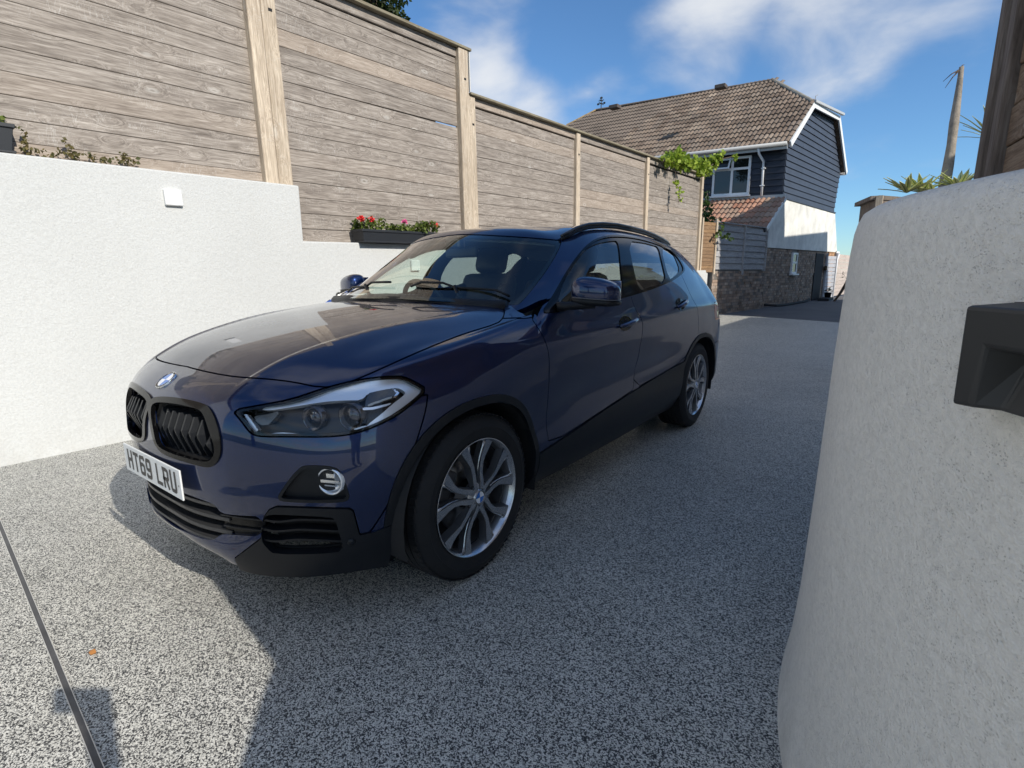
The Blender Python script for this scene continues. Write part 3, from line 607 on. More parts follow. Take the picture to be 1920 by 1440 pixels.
# inner shell: door cards, bay, back of the panels
sh = sub(BODY, lambda S: 1.00-S.V[:, 2]-np.where(S.V[:, 1] < 1.2, -.2, 0.), lambda S: arch_any(S, .40), NOT(KIDIN), NOT(CGR), NOT(VENT), NOT(HEAD), NOT(FOG), lambda S: S.V[:, 2]-.225)
build('inner_shell', sh, DARK, car, both=True, off=-.035, depth=.01)
rl = sub(GREEN, lambda S: np.where(S.V[:, 1] > 1.6, S.V[:, 2]-1.36, -.1), NOT(WS), NOT(RG), NOT(DLO)); build('headlining', rl, HEADL, car, both=True, off=-.04, depth=.002)
ub = MB(); ub.box((0, 2.15, .34), (1.20, 3.6, .18)); ub.box((0, 2.17, .30), (1.62, 1.75, .14)); ub.obj('underbody', DARK, car)
for yc in (.83, 3.50):
    for s in (-1, 1):
        mb = MB(); n = 24; v = []; f = []
        for k in range(n+1):
            a = math.pi*(k/n)*1.16-.25
            for xx in (.50, .905 if False else .885): v.append((s*xx, yc+.400*math.cos(a), .335+.400*math.sin(a)))
        f = [(2*k, 2*k+1, 2*k+3, 2*k+2) for k in range(n)]; mb.add(v, f)
        v = [(s*.50, yc+.405*math.cos(2*math.pi*k/32), .335+.405*math.sin(2*math.pi*k/32)) for k in range(32)]; mb.add(v, [tuple(range(32))])
        mb.obj('wheel_arch_liner', DARK, car)

# ---- kidney grilles
for s in (-1, 1):
    ring = sub(SF, KID, NOT(KIDIN)); fr = build('grille_frame', ring, BLACKG, car, off=.006, depth=.016, side=s)
    inner = sub(SF, KIDIN); build('grille_back', inner, DARK, car, off=-.075, depth=.0, side=s)
    # chevron slats: positions taken along the grille, each leaning forward in the middle
    for i in range(8):
        xt = .052+i*.0435; zt, zb = .752-.0006*i-.004*max(0, i-4), .602+.002*i
        if i == 7: zt = .700
        pts = []
        for k in range(9):
            t = k/8; z = zt+(zb-zt)*t
            x = xt+(.010*(t if t < .42 else .42-(t-.42)*.2))
            yb = .030+.28*max(0, x-.12)**1.55
            fwd = .026*(1-abs(t-.40)/(.40 if t < .4 else .60))
            pts.append((x, yb+.022-fwd, z))
        v = []; 
        for (x, y, z) in pts: v += [(s*(x-.0055), y, z), (s*(x+.0055), y, z), (s*(x+.0085), y+.05, z), (s*(x-.0025), y+.05, z)]
        f = []
        for k in range(8):
            for q in range(4): f.append((4*k+q, 4*k+(q+1) % 4, 4*k+4+(q+1) % 4, 4*k+4+q))
        f += [(0, 3, 2, 1), (32, 33, 34, 35)]
        o = mesh_obj('grille_slat', v, f, CLAD, fr); recalc(o)
# ---- centre intake
ci = sub(SF, yless(.8), CGR)
build('intake_back', sub(SF, yless(.8), CGR), DARK, car, both=True, off=-.09, depth=.0)
for z0 in (.435, .385, .335, .292):
    st = sub(SF, yless(.8), front_only(grow(px('cgrille'), .004), .8), lambda S, z0=z0: .0065-(S.V[:, 2]-z0), lambda S, z0=z0: .0065+(S.V[:, 2]-z0), lambda S: .375-S.V[:, 0])
    build('intake_bar', st, simple('intake_bar_plastic', (.035, .036, .038), .3), car, both=True, off=-.006, depth=.05)
st = sub(SF, yless(.8), CGR, lambda S: S.V[:, 0]-.345); pair('intake_blank', st, BLACKG, car, off=-.012, depth=.01)
for z0 in (.402, .36):
    st = sub(SF, yless(.8), CGR, lambda S: S.V[:, 0]-.345, lambda S, z0=z0: .003-(S.V[:, 2]-z0), lambda S, z0=z0: .003+(S.V[:, 2]-z0)); pair('intake_blank_rib', st, CLAD, car, off=-.005, depth=.01)
# ---- side vents
pair('vent_back', sub(SF, VENT), DARK, car, off=-.07, depth=0.)
for (a, b) in (((487, 972.5), (632, 978)), ((486, 990), (638, 998)), ((484, 1009), (645, 1017))):
    def bar(S, a=a, b=b, sg=1):
        uv, z = proj(S.V); t = np.clip((uv[:, 0]-a[0])/(b[0]-a[0]), 0, 1); yy = a[1]+(b[1]-a[1])*t+6*np.exp(-((uv[:, 0]-a[0]-30)/30)**2)
        return (1.9-sg*(uv[:, 1]-yy))*z/FPX
    st = sub(SF, front_only(grow(px('vent'), .008), .8), front_only(bar, .8), front_only(lambda S: bar(S, sg=-1), .8)); pair('vent_bar', st, CLAD, car, off=-.004, depth=.035)
# ---- fog lamps
pair('fog_lamp_bezel', sub(SF, FOG, lambda S: .010-FOG(S)), CLAD, car, off=.002, depth=.03)
fi = [(540, 926), (556, 897), (570, 885), (606, 879), (620, 885), (634, 897), (645, 921), (646, 929), (600, 936), (560, 935)]
pair('fog_lamp_recess', sub(SF, gapg(FOG)), CLAD, car, off=-.018, depth=.0)
def on_surf(S, u, v, ymax=1.2):
    uv, z = proj(S.V); d = ((uv-np.array([u, v]))**2).sum(1); d = np.where(S.V[:, 1] < ymax, d, 1e12); i = d.argmin(); return Vector(S.V[i]), Vector(S.N[i])
fp, fn_ = on_surf(SF, 617, 902)
for s in (-1, 1):
    ax = Vector((s*.42, -1, -.02)).normalized(); c = Vector((s*fp.x, fp.y, fp.z))-Vector((s*fn_.x, fn_.y, fn_.z))*.010
    M = Matrix.Translation(c) @ ax.to_track_quat('Z', 'Y').to_matrix().to_4x4()
    fo = MB().lathe([(.0, -.012), (.034, -.012), (.040, -.002), (.042, .006), (.047, .006), (.048, -.03)], M, 36).obj('fog_lamp', SATIN, car, True)
    b = MB().lathe([(0, .001), (.034, .001)], M, 30); b.obj('lens', LENS, fo, True)
    b = MB(); b.box((0, 0, 0), (.068, .010, .010)); b.box((0, -.016, -.002), (.045, .005, .008)); b.box((0, .018, -.004), (.03, .014, .006)); b.v = [M @ Vector(x) for x in b.v]; b.obj('lamp_insert', CHROME, fo)
    p, q = on_surf(SF, 660, 1012); pp = Vector((s*p.x, p.y, p.z))
    M2 = Matrix.Translation(pp+Vector((s*q.x, q.y, q.z))*.006) @ Vector((s*q.x, q.y, q.z)).to_track_quat('Z', 'Y').to_matrix().to_4x4()
    MB().lathe([(0, .004), (.011, .004), (.014, 0), (.014, -.01)], M2, 20).obj('parking_sensor', CLAD, car, True)
# ---- headlamps
for s in (-1, 1):
    hl = build('headlight', sub(SF, gapg(HEAD)), LENS, car, off=.0, depth=.0, side=s)
    build('lamp_frame', sub(SF, gapg(HEAD), lambda S: .0105-HEAD(S)), BLACKG, hl, off=-.002, depth=.05, side=s)
    build('lamp_housing', sub(SF, HEAD), simple('lamp_housing_black', (.008, .008, .009), .3), hl, off=-.058, depth=.0, side=s)
    silver = [(478, 765), (545, 752), (603, 734), (666, 718), (722, 711), (753, 709), (772, 717), (797, 730), (770, 754), (738, 779), (708, 794), (676, 808), (690, 796), (716, 776), (736, 757), (757, 741), (764, 733), (752, 725), (738, 724), (690, 733), (678, 747), (645, 747), (600, 750), (540, 761), (500, 768)]
    build('upper_reflector', sub(SF, HEAD, front_only(lambda S: g_px(S, silver, 1), 1.)), SATIN, hl, off=-.016, depth=.02, side=s)
    low = [(452, 776), (459, 776), (481, 808), (545, 812.5), (607, 812.5), (650, 808.5), (690, 796), (686, 803), (652, 812.5), (607, 816), (545, 815.5), (478, 811.5), (470, 806)]
    build('lower_light_guide', sub(SF, HEAD, front_only(lambda S: g_px(S, low, 0), 1.)), SATIN, hl, off=-.012, depth=.02, side=s)
    drl = [[(686, 745), (692, 734), (738, 725), (750, 734), (742, 746), (700, 757), (684, 762)], [(680, 763), (700, 760), (738, 751), (726, 762), (690, 768)]]
    build('daylight_block', sub(SF, HEAD, front_only(lambda S: g_px(S, drl[0], 0), 1.)), simple('lamp_smoked', (.03, .028, .026), .15, coat=1), hl, off=-.012, depth=.03, side=s)
    build('light_strip', sub(SF, HEAD, front_only(lambda S: g_px(S, [(689, 757), (735, 741), (737, 744), (690, 761)], 0), 1.)), simple('light_guide', (.45, .45, .43), .2), hl, off=-.009, depth=.01, side=s)
    build('light_strip', sub(SF, HEAD, front_only(lambda S: g_px(S, [(680, 763), (700, 762), (735, 754), (737, 757), (700, 767), (680, 768)], 0), 1.)), SATIN, hl, off=-.009, depth=.01, side=s)
    build('light_strip', sub(SF, HEAD, front_only(lambda S: g_px(S, [(738, 725), (750, 734), (742, 746), (738, 744), (744, 735), (736, 728)], 0), 1.)), CHROME, hl, off=-.009, depth=.01, side=s)
    led = [(469, 779), (493, 776), (516, 769), (518, 774), (510, 783), (498, 796), (484, 798), (474, 790)]
    build('led_module', sub(SF, HEAD, front_only(lambda S: g_px(S, led, 0), 1.)), simple('lamp_grey', (.16, .16, .155), .25, .6), hl, off=-.020, depth=.03, side=s)
    for (a, b) in (((470, 784), (492, 782)), ((472, 789), (490, 787)), ((476, 794), (489, 792))):
        build('led_fin', sub(SF, HEAD, front_only(lambda S: g_px(S, [a, b, (b[0], b[1]+2), (a[0], a[1]+2)], 0), 1.)), CHROME, hl, off=-.016, depth=.012, side=s)
    for (u, v, rd_) in ((556, 790, .040), (632, 790, .045)):
        p, q = on_surf(SF, u, v, .9); nn = Vector((s*q.x*.4, -1, 0)).normalized(); c = Vector((s*p.x, p.y, p.z))+Vector((0, .062, 0))
        M = Matrix.Translation(c) @ nn.to_track_quat('Z', 'Y').to_matrix().to_4x4()
        MB().lathe([(0, .012), (rd_*.45, .010), (rd_*.8, 0), (rd_*.82, -.01), (rd_, .012), (rd_*1.06, .012), (rd_*1.06, -.02)], M, 32).obj('projector_lamp', simple('lamp_dark_chrome', (.10, .10, .11), .12, .9), hl, True)
    for (u, v) in ((583, 771), (590, 772), (599, 768), (588, 777)):
        p, q = on_surf(SF, u, v, .9); c = Vector((s*p.x, p.y, p.z))-Vector((s*q.x, q.y, q.z))*.028
        MB().box(c, (.012, .008, .008)).obj('led_chip', CHROME, hl)
# ---- number plate
plate = MB(); plate.box((0, .004, .515), (.520, .006, .111), None, .002); plate = plate.obj('number_plate', simple('white_plate', (.74, .75, .74), .35), car)
def text_mesh(name, body, size, M, m, parent, font=None, align='CENTER', ext=.0006, spacing=1., sx=1.):
    cu = bpy.data.curves.new('lettering', 'FONT'); cu.body = body; cu.size = size; cu.align_x = align; cu.align_y = 'CENTER'; cu.extrude = ext; cu.space_character = spacing; cu.resolution_u = 3
    t = bpy.data.objects.new('lettering', cu); COL.objects.link(t); bpy.context.view_layer.update()
    me = bpy.data.meshes.new_from_object(t); bpy.data.objects.remove(t)
    for v in me.vertices: v.co.x *= sx
    me.transform(M); me.materials.clear(); me.materials.append(m); o = bpy.data.objects.new(name, me); COL.objects.link(o); put(o, parent); return o
# plate letters drawn as strokes in the stencil-like plate face
letters = []
def stroke_glyphs(txt, h=.079, wd=.050, sw=.014, gap=.011):
    W, H = wd, h; a = sw/2
    G = {'T': [[(0, H-a), (W, H-a)], [(W/2, H), (W/2, 0)]],
         'L': [[(a, H), (a, 0)], [(0, a), (W, a)]],
         'H': [[(a, H), (a, 0)], [(W-a, H), (W-a, 0)], [(0, H/2), (W, H/2)]],
         'R': [[(a, 0), (a, H)], [(0, H-a), (W*.62, H-a), (W*.86, H-a-.004), (W-a, H*.80), (W-a, H*.66), (W*.86, H*.50), (W*.62, H*.46), (0, H*.46)], [(W*.52, H*.46), (W-a*.8, 0)]],
         'U': [[(a, H), (a, H*.22), (W*.14+a*.4, H*.10), (W*.34, a), (W*.66, a), (W*.86-a*.4, H*.10), (W-a, H*.22), (W-a, H)]],
         '6': [[(W-a, H*.80), (W*.86, H*.93), (W*.66, H-a), (W*.34, H-a), (W*.14+a*.3, H*.90), (a, H*.76), (a, H*.24), (W*.14+a*.3, H*.10), (W*.34, a), (W*.66, a), (W*.86-a*.3, H*.10), (W-a, H*.24), (W-a, H*.38), (W*.84, H*.52), (W*.64, H*.56), (W*.36, H*.56), (a, H*.46)]]}
    G['9'] = [[(W-x, H-y) for x, y in s] for s in G['6']]
    v = []; f = []; x0 = 0; 
    for ch in txt:
        if ch == ' ': x0 += .033; continue
        for s in G[ch]:
            for (p, q) in zip(s[:-1], s[1:]):
                p, q = Vector((p[0]+x0, p[1])), Vector((q[0]+x0, q[1])); d = (q-p).normalized(); n = Vector((-d.y, d.x))*a
                e = d*(a*.35 if len(s) > 2 else 0); b = len(v)
                v += [p-e+n, p-e-n, q+e-n, q+e+n]; f.append((b, b+1, b+2, b+3))
        x0 += wd+gap
        letters.append((v, f)); v = []; f = []
    tot = x0-gap
    return [([(-tot/2+q.x, q.y-h/2) for q in vv], ff) for vv, ff in letters]
letters = []
for k, (pv, pf) in enumerate(stroke_glyphs('HT69 LRU')):
    mesh_obj('letter' if k not in (2, 3) else 'digit', [(x, .0003-.00006*(i//4 % 7), .515+z) for i, (x, z) in enumerate(pv)], pf, simple('plate_letter_black', (.012, .012, .014), .4), plate)
# small maker's mark by the last letter of the plate
mesh_obj('plate_mark', [(.238, .0003, .507), (.246, .0003, .507), (.242, .0003, .516)], [(0, 1, 2)], MATS['plate_letter_black'], plate)

# ---- round badge: black ring, blue and white quarters
BLUE = simple('badge_blue', (.02, .16, .55), .2, coat=1); WHITEB = simple('badge_white', (.82, .83, .85), .2, coat=1)
def badge(c, nrm, up, rad, parent, ring_t=.22):
    nrm = Vector(nrm).normalized(); up = Vector(up); up = (up-nrm*up.dot(nrm)).normalized(); rt = up.cross(nrm)
    M = Matrix.Translation(c) @ Matrix(((rt.x, up.x, nrm.x, 0), (rt.y, up.y, nrm.y, 0), (rt.z, up.z, nrm.z, 0), (0, 0, 0, 1)))
    r0 = rad*(1-ring_t)
    o = MB().lathe([(r0, .0028), (rad*.95, .0030), (rad*.95, .0015)], M, 40).obj('badge', BLACKG, parent, True)
    MB().lathe([(rad*.94, .0022), (rad*.97, .0042), (rad, .0032), (rad, -.004)], M, 40).obj('badge_rim', CHROME, o, True)
    MB().lathe([(r0-.0008, .0022), (r0, .0036), (r0+.0008, .0022)], M, 40).obj('badge_rim', CHROME, o, True)
    for q in range(4):
        v = [M @ Vector((0, 0, .0030))]+[M @ Vector((r0*math.cos(a), r0*math.sin(a), .0026)) for a in np.linspace(q*math.pi/2, (q+1)*math.pi/2, 9)]
        mesh_obj('badge_quarter', v, [(0, i, i+1) for i in range(1, 9)], BLUE if q % 2 else WHITEB, o)
    if rad > .03:
        for ch, ang in (('B', 128), ('M', 90), ('W', 52)):
            a = R(ang); Mt = M @ Matrix.Translation((math.cos(a)*rad*.86, math.sin(a)*rad*.86, .0034)) @ Matrix.Rotation(a-math.pi/2, 4, 'Z')
            text_mesh('badge_letter', ch, rad*.23, Mt, CHROME, o, ext=.0002)
    return o
bp, bn = on_surf(SF, 310.6, 711.3); print('badge at', bp, bn)
i_ = np.where(np.abs(SF.V[:, 0]) < 1e-6)[0]; uv_, _z = proj(SF.V[i_]); j_ = i_[((uv_-np.array([310.6, 711.3]))**2).sum(1).argmin()]
bp, bn = Vector(SF.V[j_]), Vector(SF.N[j_]); print('badge at', bp, bn)
badge(bp+bn*.001, bn, (0, .6, 1), .041, car)

# ---- wheels
def wheel(s, yc):
    X = .885
    M = Matrix.Translation((s*X, yc, .340)) @ Matrix(((0, 0, s, 0), (1*s, 0, 0, 0), (0, 1, 0, 0), (0, 0, 0, 1)))
    wroot = bpy.data.objects.new('wheel', None); COL.objects.link(wroot); wroot.location = (s*.78, yc, .34); wroot.empty_display_size = .1
    put2 = wroot; put2.parent = car; put2.matrix_parent_inverse = world_of(car).inverted()
    # tyre: sidewall bulge, shoulder, grooved tread
    prof = [(.236, -.012), (.244, -.002), (.262, .004), (.285, .006), (.287, .0075), (.290, .006), (.312, -.002), (.326, -.012), (.335, -.026), (.338, -.040)]
    for g in (-.055, -.090, -.125, -.160):
        prof += [(.340, g+.012), (.3405, g+.004), (.332, g+.003), (.332, g-.003), (.3405, g-.004)]
    prof += [(.338, -.185), (.335, -.198), (.326, -.212), (.305, -.222), (.262, -.226), (.236, -.214)]
    ty = MB().lathe(prof, M, 120).obj('tyre', RUBBER, wroot, True); auto_smooth(ty, 30)
    tb = MB()
    for k in range(72): # shoulder blocks of the tread
        a = 2*math.pi*k/72; c = Vector((.3355*math.cos(a), .3355*math.sin(a), -.030)); Mr = Matrix.Rotation(a, 3, 'Z')
        tb.box(c, (.006, .021, .030), Mr @ Matrix.Rotation(.25, 3, 'X'))
        c2 = Vector((.337*math.cos(a), .337*math.sin(a), -.194)); tb.box(c2, (.006, .021, .028), Mr)
    tb.v = [M @ Vector(x) for x in tb.v]; tb.obj('tread_blocks', RUBBER, ty)['kind'] = 'stuff'
    rim = MB().lathe([(.232, -.010), (.240, -.003), (.2415, -.001), (.2415, .002), (.2385, .003), (.234, -.002), (.226, -.018), (.222, -.03), (.216, -.05), (.212, -.12), (.212, -.20), (.236, -.212)], M, 96).obj('rim', ALLOY, wroot, True); auto_smooth(rim, 50)
    MB().lathe([(.2335, -.0105), (.224, -.022), (.2155, -.052), (.2115, -.12), (.2115, -.20)], M, 96).obj('rim_barrel', ALLOYG, rim, True)
    # ten arms in five pairs, each pair a V that leaves the hub between two bolts
    def P(r, deg, h): a = R(deg); return Vector((r*math.cos(a)*s, r*math.sin(a), h))
    for k in range(5):
        th = 90+72*k
        for sg in (-1, 1):
            cl = [(.036, th+sg*30, .0), (.066, th+sg*18, -.003), (.100, th+sg*12.2, -.007), (.138, th+sg*11.8, -.009), (.170, th+sg*14.6, -.010), (.205, th+sg*17.6, -.008), (.231, th+sg*18.6, -.006)]
            hw = [.012, .0100, .0092, .0096, .0122, .0165, .0215]
            n = len(cl); pts = [P(*c) for c in cl]; v = []; vb = []
            for i, p in enumerate(pts):
                t = pts[min(i+1, n-1)]-pts[max(i-1, 0)]; t.z = 0; t.normalize(); sd = Vector((-t.y, t.x, 0))*hw[i]
                v += [p+sd, p-sd]; dz = Vector((0, 0, -.034 if i > 1 else -.02)); vb += [p+sd*1.18+Vector((0, 0, -.0025)), p-sd*1.18+Vector((0, 0, -.0025)), p-sd*1.5+dz, p+sd*1.5+dz]
            f = [(2*i, 2*i+1, 2*i+3, 2*i+2) for i in range(n-1)]
            mesh_obj('spoke_face', [M @ q for q in v], f, ALLOY, rim)
            f = [(4*i+a, 4*i+(a+1) % 4, 4*i+4+(a+1) % 4, 4*i+4+a) for i in range(n-1) for a in range(4)]
            o = mesh_obj('spoke', [M @ q for q in vb], f, ALLOYG, rim); recalc(o)
            # thin inner rib beside each arm
            rb = [P(.085, th+sg*8.0, -.016), P(.12, th+sg*7.2, -.018), P(.16, th+sg*9.0, -.018), P(.20, th+sg*11.8, -.016), P(.228, th+sg*12.4, -.012)]
            MB().tube([M @ q for q in rb], [.005, .0045, .005, .006, .008], 6).obj('spoke_rib', ALLOY, rim, True)
        # recessed blade inside the V
        v = [P(.050, th-24, -.020), P(.050, th+24, -.020), P(.080, th+12, -.022), P(.115, th+8.5, -.034), P(.115, th-8.5, -.034), P(.080, th-12, -.022)]
        mesh_obj('spoke_web', [M @ q for q in v], [(0, 1, 2, 5), (5, 2, 3, 4)], ALLOYG, rim)
        v = [P(.095, th+36-7, -.055), P(.095, th+36+7, -.055), P(.17, th+36+4, -.075), P(.21, th+36+5, -.085), P(.21, th+36-5, -.085), P(.17, th+36-4, -.075)]
    hub = MB().lathe([(0, .0), (.030, .0), (.033, -.003), (.052, -.006), (.060, -.012), (.064, -.035)], M, 40).obj('hub', ALLOY, rim, True); auto_smooth(hub, 30)
    for k in range(5):
        c = P(.056, 90+36+72*k, -.004); Mb = M @ Matrix.Translation(c)
        MB().lathe([(.0, .0015), (.0115, .0015), (.0125, -.004)], Mb, 16).obj('bolt_recess', DARK, hub, True)
        MB().lathe([(.0, .0030), (.006, .0030), (.0065, .001)], Mb, 6).obj('wheel_bolt', ALLOYG, hub)
    MB().lathe([(.06, -.075), (.155, -.075), (.155, -.085), (.06, -.085)], M, 48).obj('brake_disc', DISC, wroot, True)
    cb_ = MB(); cb_.box(P(.14, 150 if yc < 2 else 20, -.085), (.07, .13, .06), Matrix.Rotation(R(150), 3, 'Z'), .01); cb_.v = [M @ Vector(x) for x in cb_.v]; cb_.obj('brake_caliper', simple('caliper_grey', (.10, .10, .105), .45, .5), wroot)
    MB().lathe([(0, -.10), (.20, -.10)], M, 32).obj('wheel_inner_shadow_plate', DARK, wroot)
    badge(M @ Vector((0, 0, .0)), Vector((s, 0, 0)), (0, 0, 1), .030, hub, .18)
    return wroot
for yc in (.83, 3.50):
    for s in (1, -1): wheel(s, yc)

# ---- door handles
for (y0, z0, y1, z1) in ((2.005, .927, 2.235, .952), (2.925, .985, 3.145, 1.020)):
    for s in (-1, 1):
        def sx(y, z):
            d = (SS.V[:, 1]-y)**2+(SS.V[:, 2]-z)**2; i = d.argmin(); return SS.V[i, 0]
        door = (DOORS1 if y0 < 2.5 else DOORS2)[0 if s == 1 else 1]
        ym, zm = (y0+y1)/2-.02, (z0+z1)/2-.002; xm = sx(ym, zm)
        # cup behind the handle
        n = 20; v = [(s*(xm+.0015), ym, zm-.002)]; f = []
        for k in range(n):
            a = 2*math.pi*k/n; yy, zz_ = ym+.082*math.cos(a), zm+.040*math.sin(a)+.10*.082*math.cos(a)*.8; v.append((s*(sx(yy, zz_)+.0022), yy, zz_))
        v[0] = (s*(xm-.012), ym, zm)
        # a short mapped bowl: rim just proud of the door, centre sunk
        v2 = [(s*(sx(ym, zm)+.0015), ym, zm)]+v[1:]
        mesh_obj('handle_cup', v2, [(0, i, i % n+1) for i in range(1, n+1)], BLACKG, door, True)
        pts = []; rad = []
        for k in range(11):
            t = k/10; y, z = y0+(y1-y0)*t, z0+(z1-z0)*t; b = math.sin(math.pi*min(1, max(0, t)))**.5
            pts.append((s*(sx(y, z)+.006+.026*b), y, z+.002)); rad.append(.008+.006*b)
        hb = MB().tube(pts, rad, 10); hb = [hb]; h = hb[0].obj('door_handle', PAINT, door, True)
# ---- mirrors
def superell(mb, c, ax, ex, nn=2.6, nu=28, nv=16, warp=None):
    v = []; f = []
    sp = lambda a, e: math.copysign(abs(a)**e, a)
    for i in range(nv+1):
        ph = -math.pi/2+math.pi*i/nv
        for k in range(nu):
            th = 2*math.pi*k/nu; q = Vector((sp(math.cos(ph), ex)*sp(math.cos(th), ex)*ax[0], sp(math.cos(ph), ex)*sp(math.sin(th), ex)*ax[1], sp(math.sin(ph), ex)*ax[2]))
            if warp: q = warp(q)
            v.append(Vector(c)+q)
    f = [(i*nu+k, i*nu+(k+1) % nu, (i+1)*nu+(k+1) % nu, (i+1)*nu+k) for i in range(nv) for k in range(nu)]
    return mb.add(v, f)
for s in (-1, 1):
    def wp(q, s=s):
        # outer end lower and swept back, front face rounded
        x, y, z = q; t = (x*s)/.115
        y = y*(1-.10*t)+.020*t+.010; z = z*(1-.17*t)-.008*t
        if y < 0: z *= 1-.10*(y/-.07)**2
        return Vector((x, y, z))
    cx, cy, cz = (.985, 1.575, 1.130) if s > 0 else (-.925, 1.62, 1.150)
    sh_ = MB(); superell(sh_, (cx, cy, cz), (.108, .070, .066), .68, warp=wp)
    mr = empty('door_mirror', (s*.93, 1.56, 1.06)); del mr
    mir = sh_.obj('door_mirror', PAINT, car, True)
    # black lower half and foot
    lo = MB(); superell(lo, (cx, cy+.002, cz-.043), (.110, .073, .022), .62, warp=wp); lo.obj('mirror_base', CLAD, mir, True)
    li = MB(); superell(li, (cx+s*.004, cy-.004, cz-.030), (.109, .071, .006), .7, warp=wp); li.obj('indicator_strip', simple('smoked_strip', (.10, .10, .11), .25), mir, True)
    ar = MB(); ar.tube([(s*.845, 1.46, 1.062), (s*.89, 1.49, 1.066), (s*.94, 1.535, 1.070), (s*.99, 1.565, 1.078)], [.024, .020, .020, .024], 12); ar.obj('mirror_arm', CLAD, mir, True)
    gm = MB(); gm.box((cx, cy+.075, cz-.005), (.19, .004, .11), None, .0); gm.obj('mirror_glass', CHROME, mir)
    ft = MB(); ft.prism([(0, 0), (1, 0), (1, 1)], 0, 1); 
    tri = [(1.335, 1.035), (1.50, 1.065), (1.50, 1.165), (1.475, 1.175)]
# ---- roof rails
for s in (-1, 1):
    pts = [(.595, 1.90, 1.418), (.60, 1.96, 1.438), (.605, 2.05, 1.470), (.608, 2.18, 1.497), (.61, 2.35, 1.514), (.61, 2.55, 1.521), (.608, 2.80, 1.516), (.602, 3.0, 1.508), (.596, 3.2, 1.492), (.588, 3.38, 1.472), (.578, 3.52, 1.452), (.57, 3.60, 1.436)]
    MB().tube([(s*x, y, z) for x, y, z in pts], [.008]+[.0105]*10+[.007], 10).obj('roof_rail', simple('satin_black_rail', (.02, .02, .022), .28, coat=.3), car, True)
    MB().tube([(s*(x-.002), y, z-.017) for x, y, z in pts[0:]], .0105, 8).obj('rail_base', CLAD, car, True)
# ---- wipers and scuttle
MB().tube([(-.66, 1.31, 1.060), (-.45, 1.262, 1.068), (0, 1.215, 1.074), (.45, 1.262, 1.068), (.66, 1.31, 1.060)], .034, 10).obj('scuttle_trim', CLAD, car, True)
def wsz(x, y):
    d = (np.abs(SW.V[:, 0])-abs(x))**2+(SW.V[:, 1]-y)**2; i = d.argmin(); return SW.V[i, 2]
def base_y(x): return float(np.interp(abs(x), [0, .2, .36, .5, .67], [1.23, 1.24, 1.265, 1.30, 1.335]))
for xa, xb, xp in ((.06, .64, .42), (-.10, -.60, -.22)):
    xs_ = np.linspace(xa, xb, 9); path = [(x, base_y(x)+.036, wsz(x, base_y(x)+.036)+.012) for x in xs_]
    wi = MB().tube(path, .0065, 6).obj('wiper', CLAD, car, True)
    MB().tube([(xp, base_y(xp)-.004, 1.100), ((xp+xs_[4])/2, base_y((xp+xs_[4])/2)+.012, 1.108), (xs_[4], base_y(xs_[4])+.03, path[4][2]+.010)], [.013, .010, .008], 8).obj('wiper_arm', CLAD, wi, True)
# ---- bonnet washer mark and cabin
cab = MB(); cab.tube([(-.70, 1.52, .965), (0, 1.42, .985), (.70, 1.52, .965)], .10, 14); cab.box((0, 1.62, .88), (1.46, .34, .18), None, .04); db = cab.obj('dashboard', SEAT, car, True); auto_smooth(db)
MB().box((-.36, 1.50, 1.075), (.36, .20, .05), None, .02).obj('instrument_hood', SEAT, db)
tor = MB(); Ms = Matrix.Translation((-.36, 1.78, 1.005)) @ Matrix.Rotation(R(-66), 4, 'X')
tor.tube([Ms @ Vector((.185*math.cos(a), .185*math.sin(a), 0)) for a in np.linspace(0, 2*math.pi, 33)], .016, 8, False); tor.box(Ms @ Vector((0, 0, 0)), (.16, .11, .05), Ms.to_3x3(), .015); tor.box(Ms @ Vector((0, 0, 0)), (.36, .03, .02), Ms.to_3x3(), .005); tor.box(Ms @ Vector((0, -.09, 0)), (.04, .17, .02), Ms.to_3x3(), .005)
tor.obj('steering_wheel', SEAT, car, True)
def seat(x, y, wdt):
    st = MB(); M = Matrix.Rotation(R(-16), 3, 'X')
    st.box((x, y, .60), (wdt, .52, .16), None, .06); sb = st.obj('seat', SEAT, car); auto_smooth(sb, 50)
    bk = MB(); bk.box((x, y+.33, .92), (wdt*.94, .14, .62), M, .06); bk.box((x-wdt*.40, y+.29, .90), (.09, .14, .50), M, .04); bk.box((x+wdt*.40, y+.29, .90), (.09, .14, .50), M, .04); auto_smooth(bk.obj('backrest', SEAT, sb), 50)
    hr = MB(); hr.box((x, y+.43, 1.315), (.265, .11, .20), M, .05); hr.box((x-.05, y+.43, 1.20), (.012, .012, .14), M); hr.box((x+.05, y+.43, 1.20), (.012, .012, .14), M); auto_smooth(hr.obj('headrest', SEAT, sb), 50)
seat(.37, 2.05, .50); seat(-.37, 2.05, .50)
rs = MB(); rs.box((0, 2.95, .60), (1.30, .5, .18), None, .06); rs.box((0, 3.27, .88), (1.30, .16, .58), Matrix.Rotation(R(-18), 3, 'X'), .06); auto_smooth(rs.obj('rear_bench', SEAT, car), 50)
im = MB(); im.box((0, 1.74, 1.345), (.25, .03, .065), None, .012); im.box((0, 1.69, 1.39), (.10, .08, .05), None, .01); im.obj('interior_mirror', SEAT, car)
st_ = MB(); st_.box((-.52, 1.545, 1.20), (.07, .002, .07)); 
MB().tube([(0.0+.105, 3.35, 1.43), (.105, 3.43, 1.44)], .01, 6)
fn = MB(); fn.prism([(-.018, 0), (.018, 0), (.004, .05), (-.004, .05)], 0, .14); fn.v = [(x, 3.45+y, 1.44+z-.03*y) for x, y, z in fn.v]; o = fn.obj('roof_aerial', PAINT, car); recalc(o)
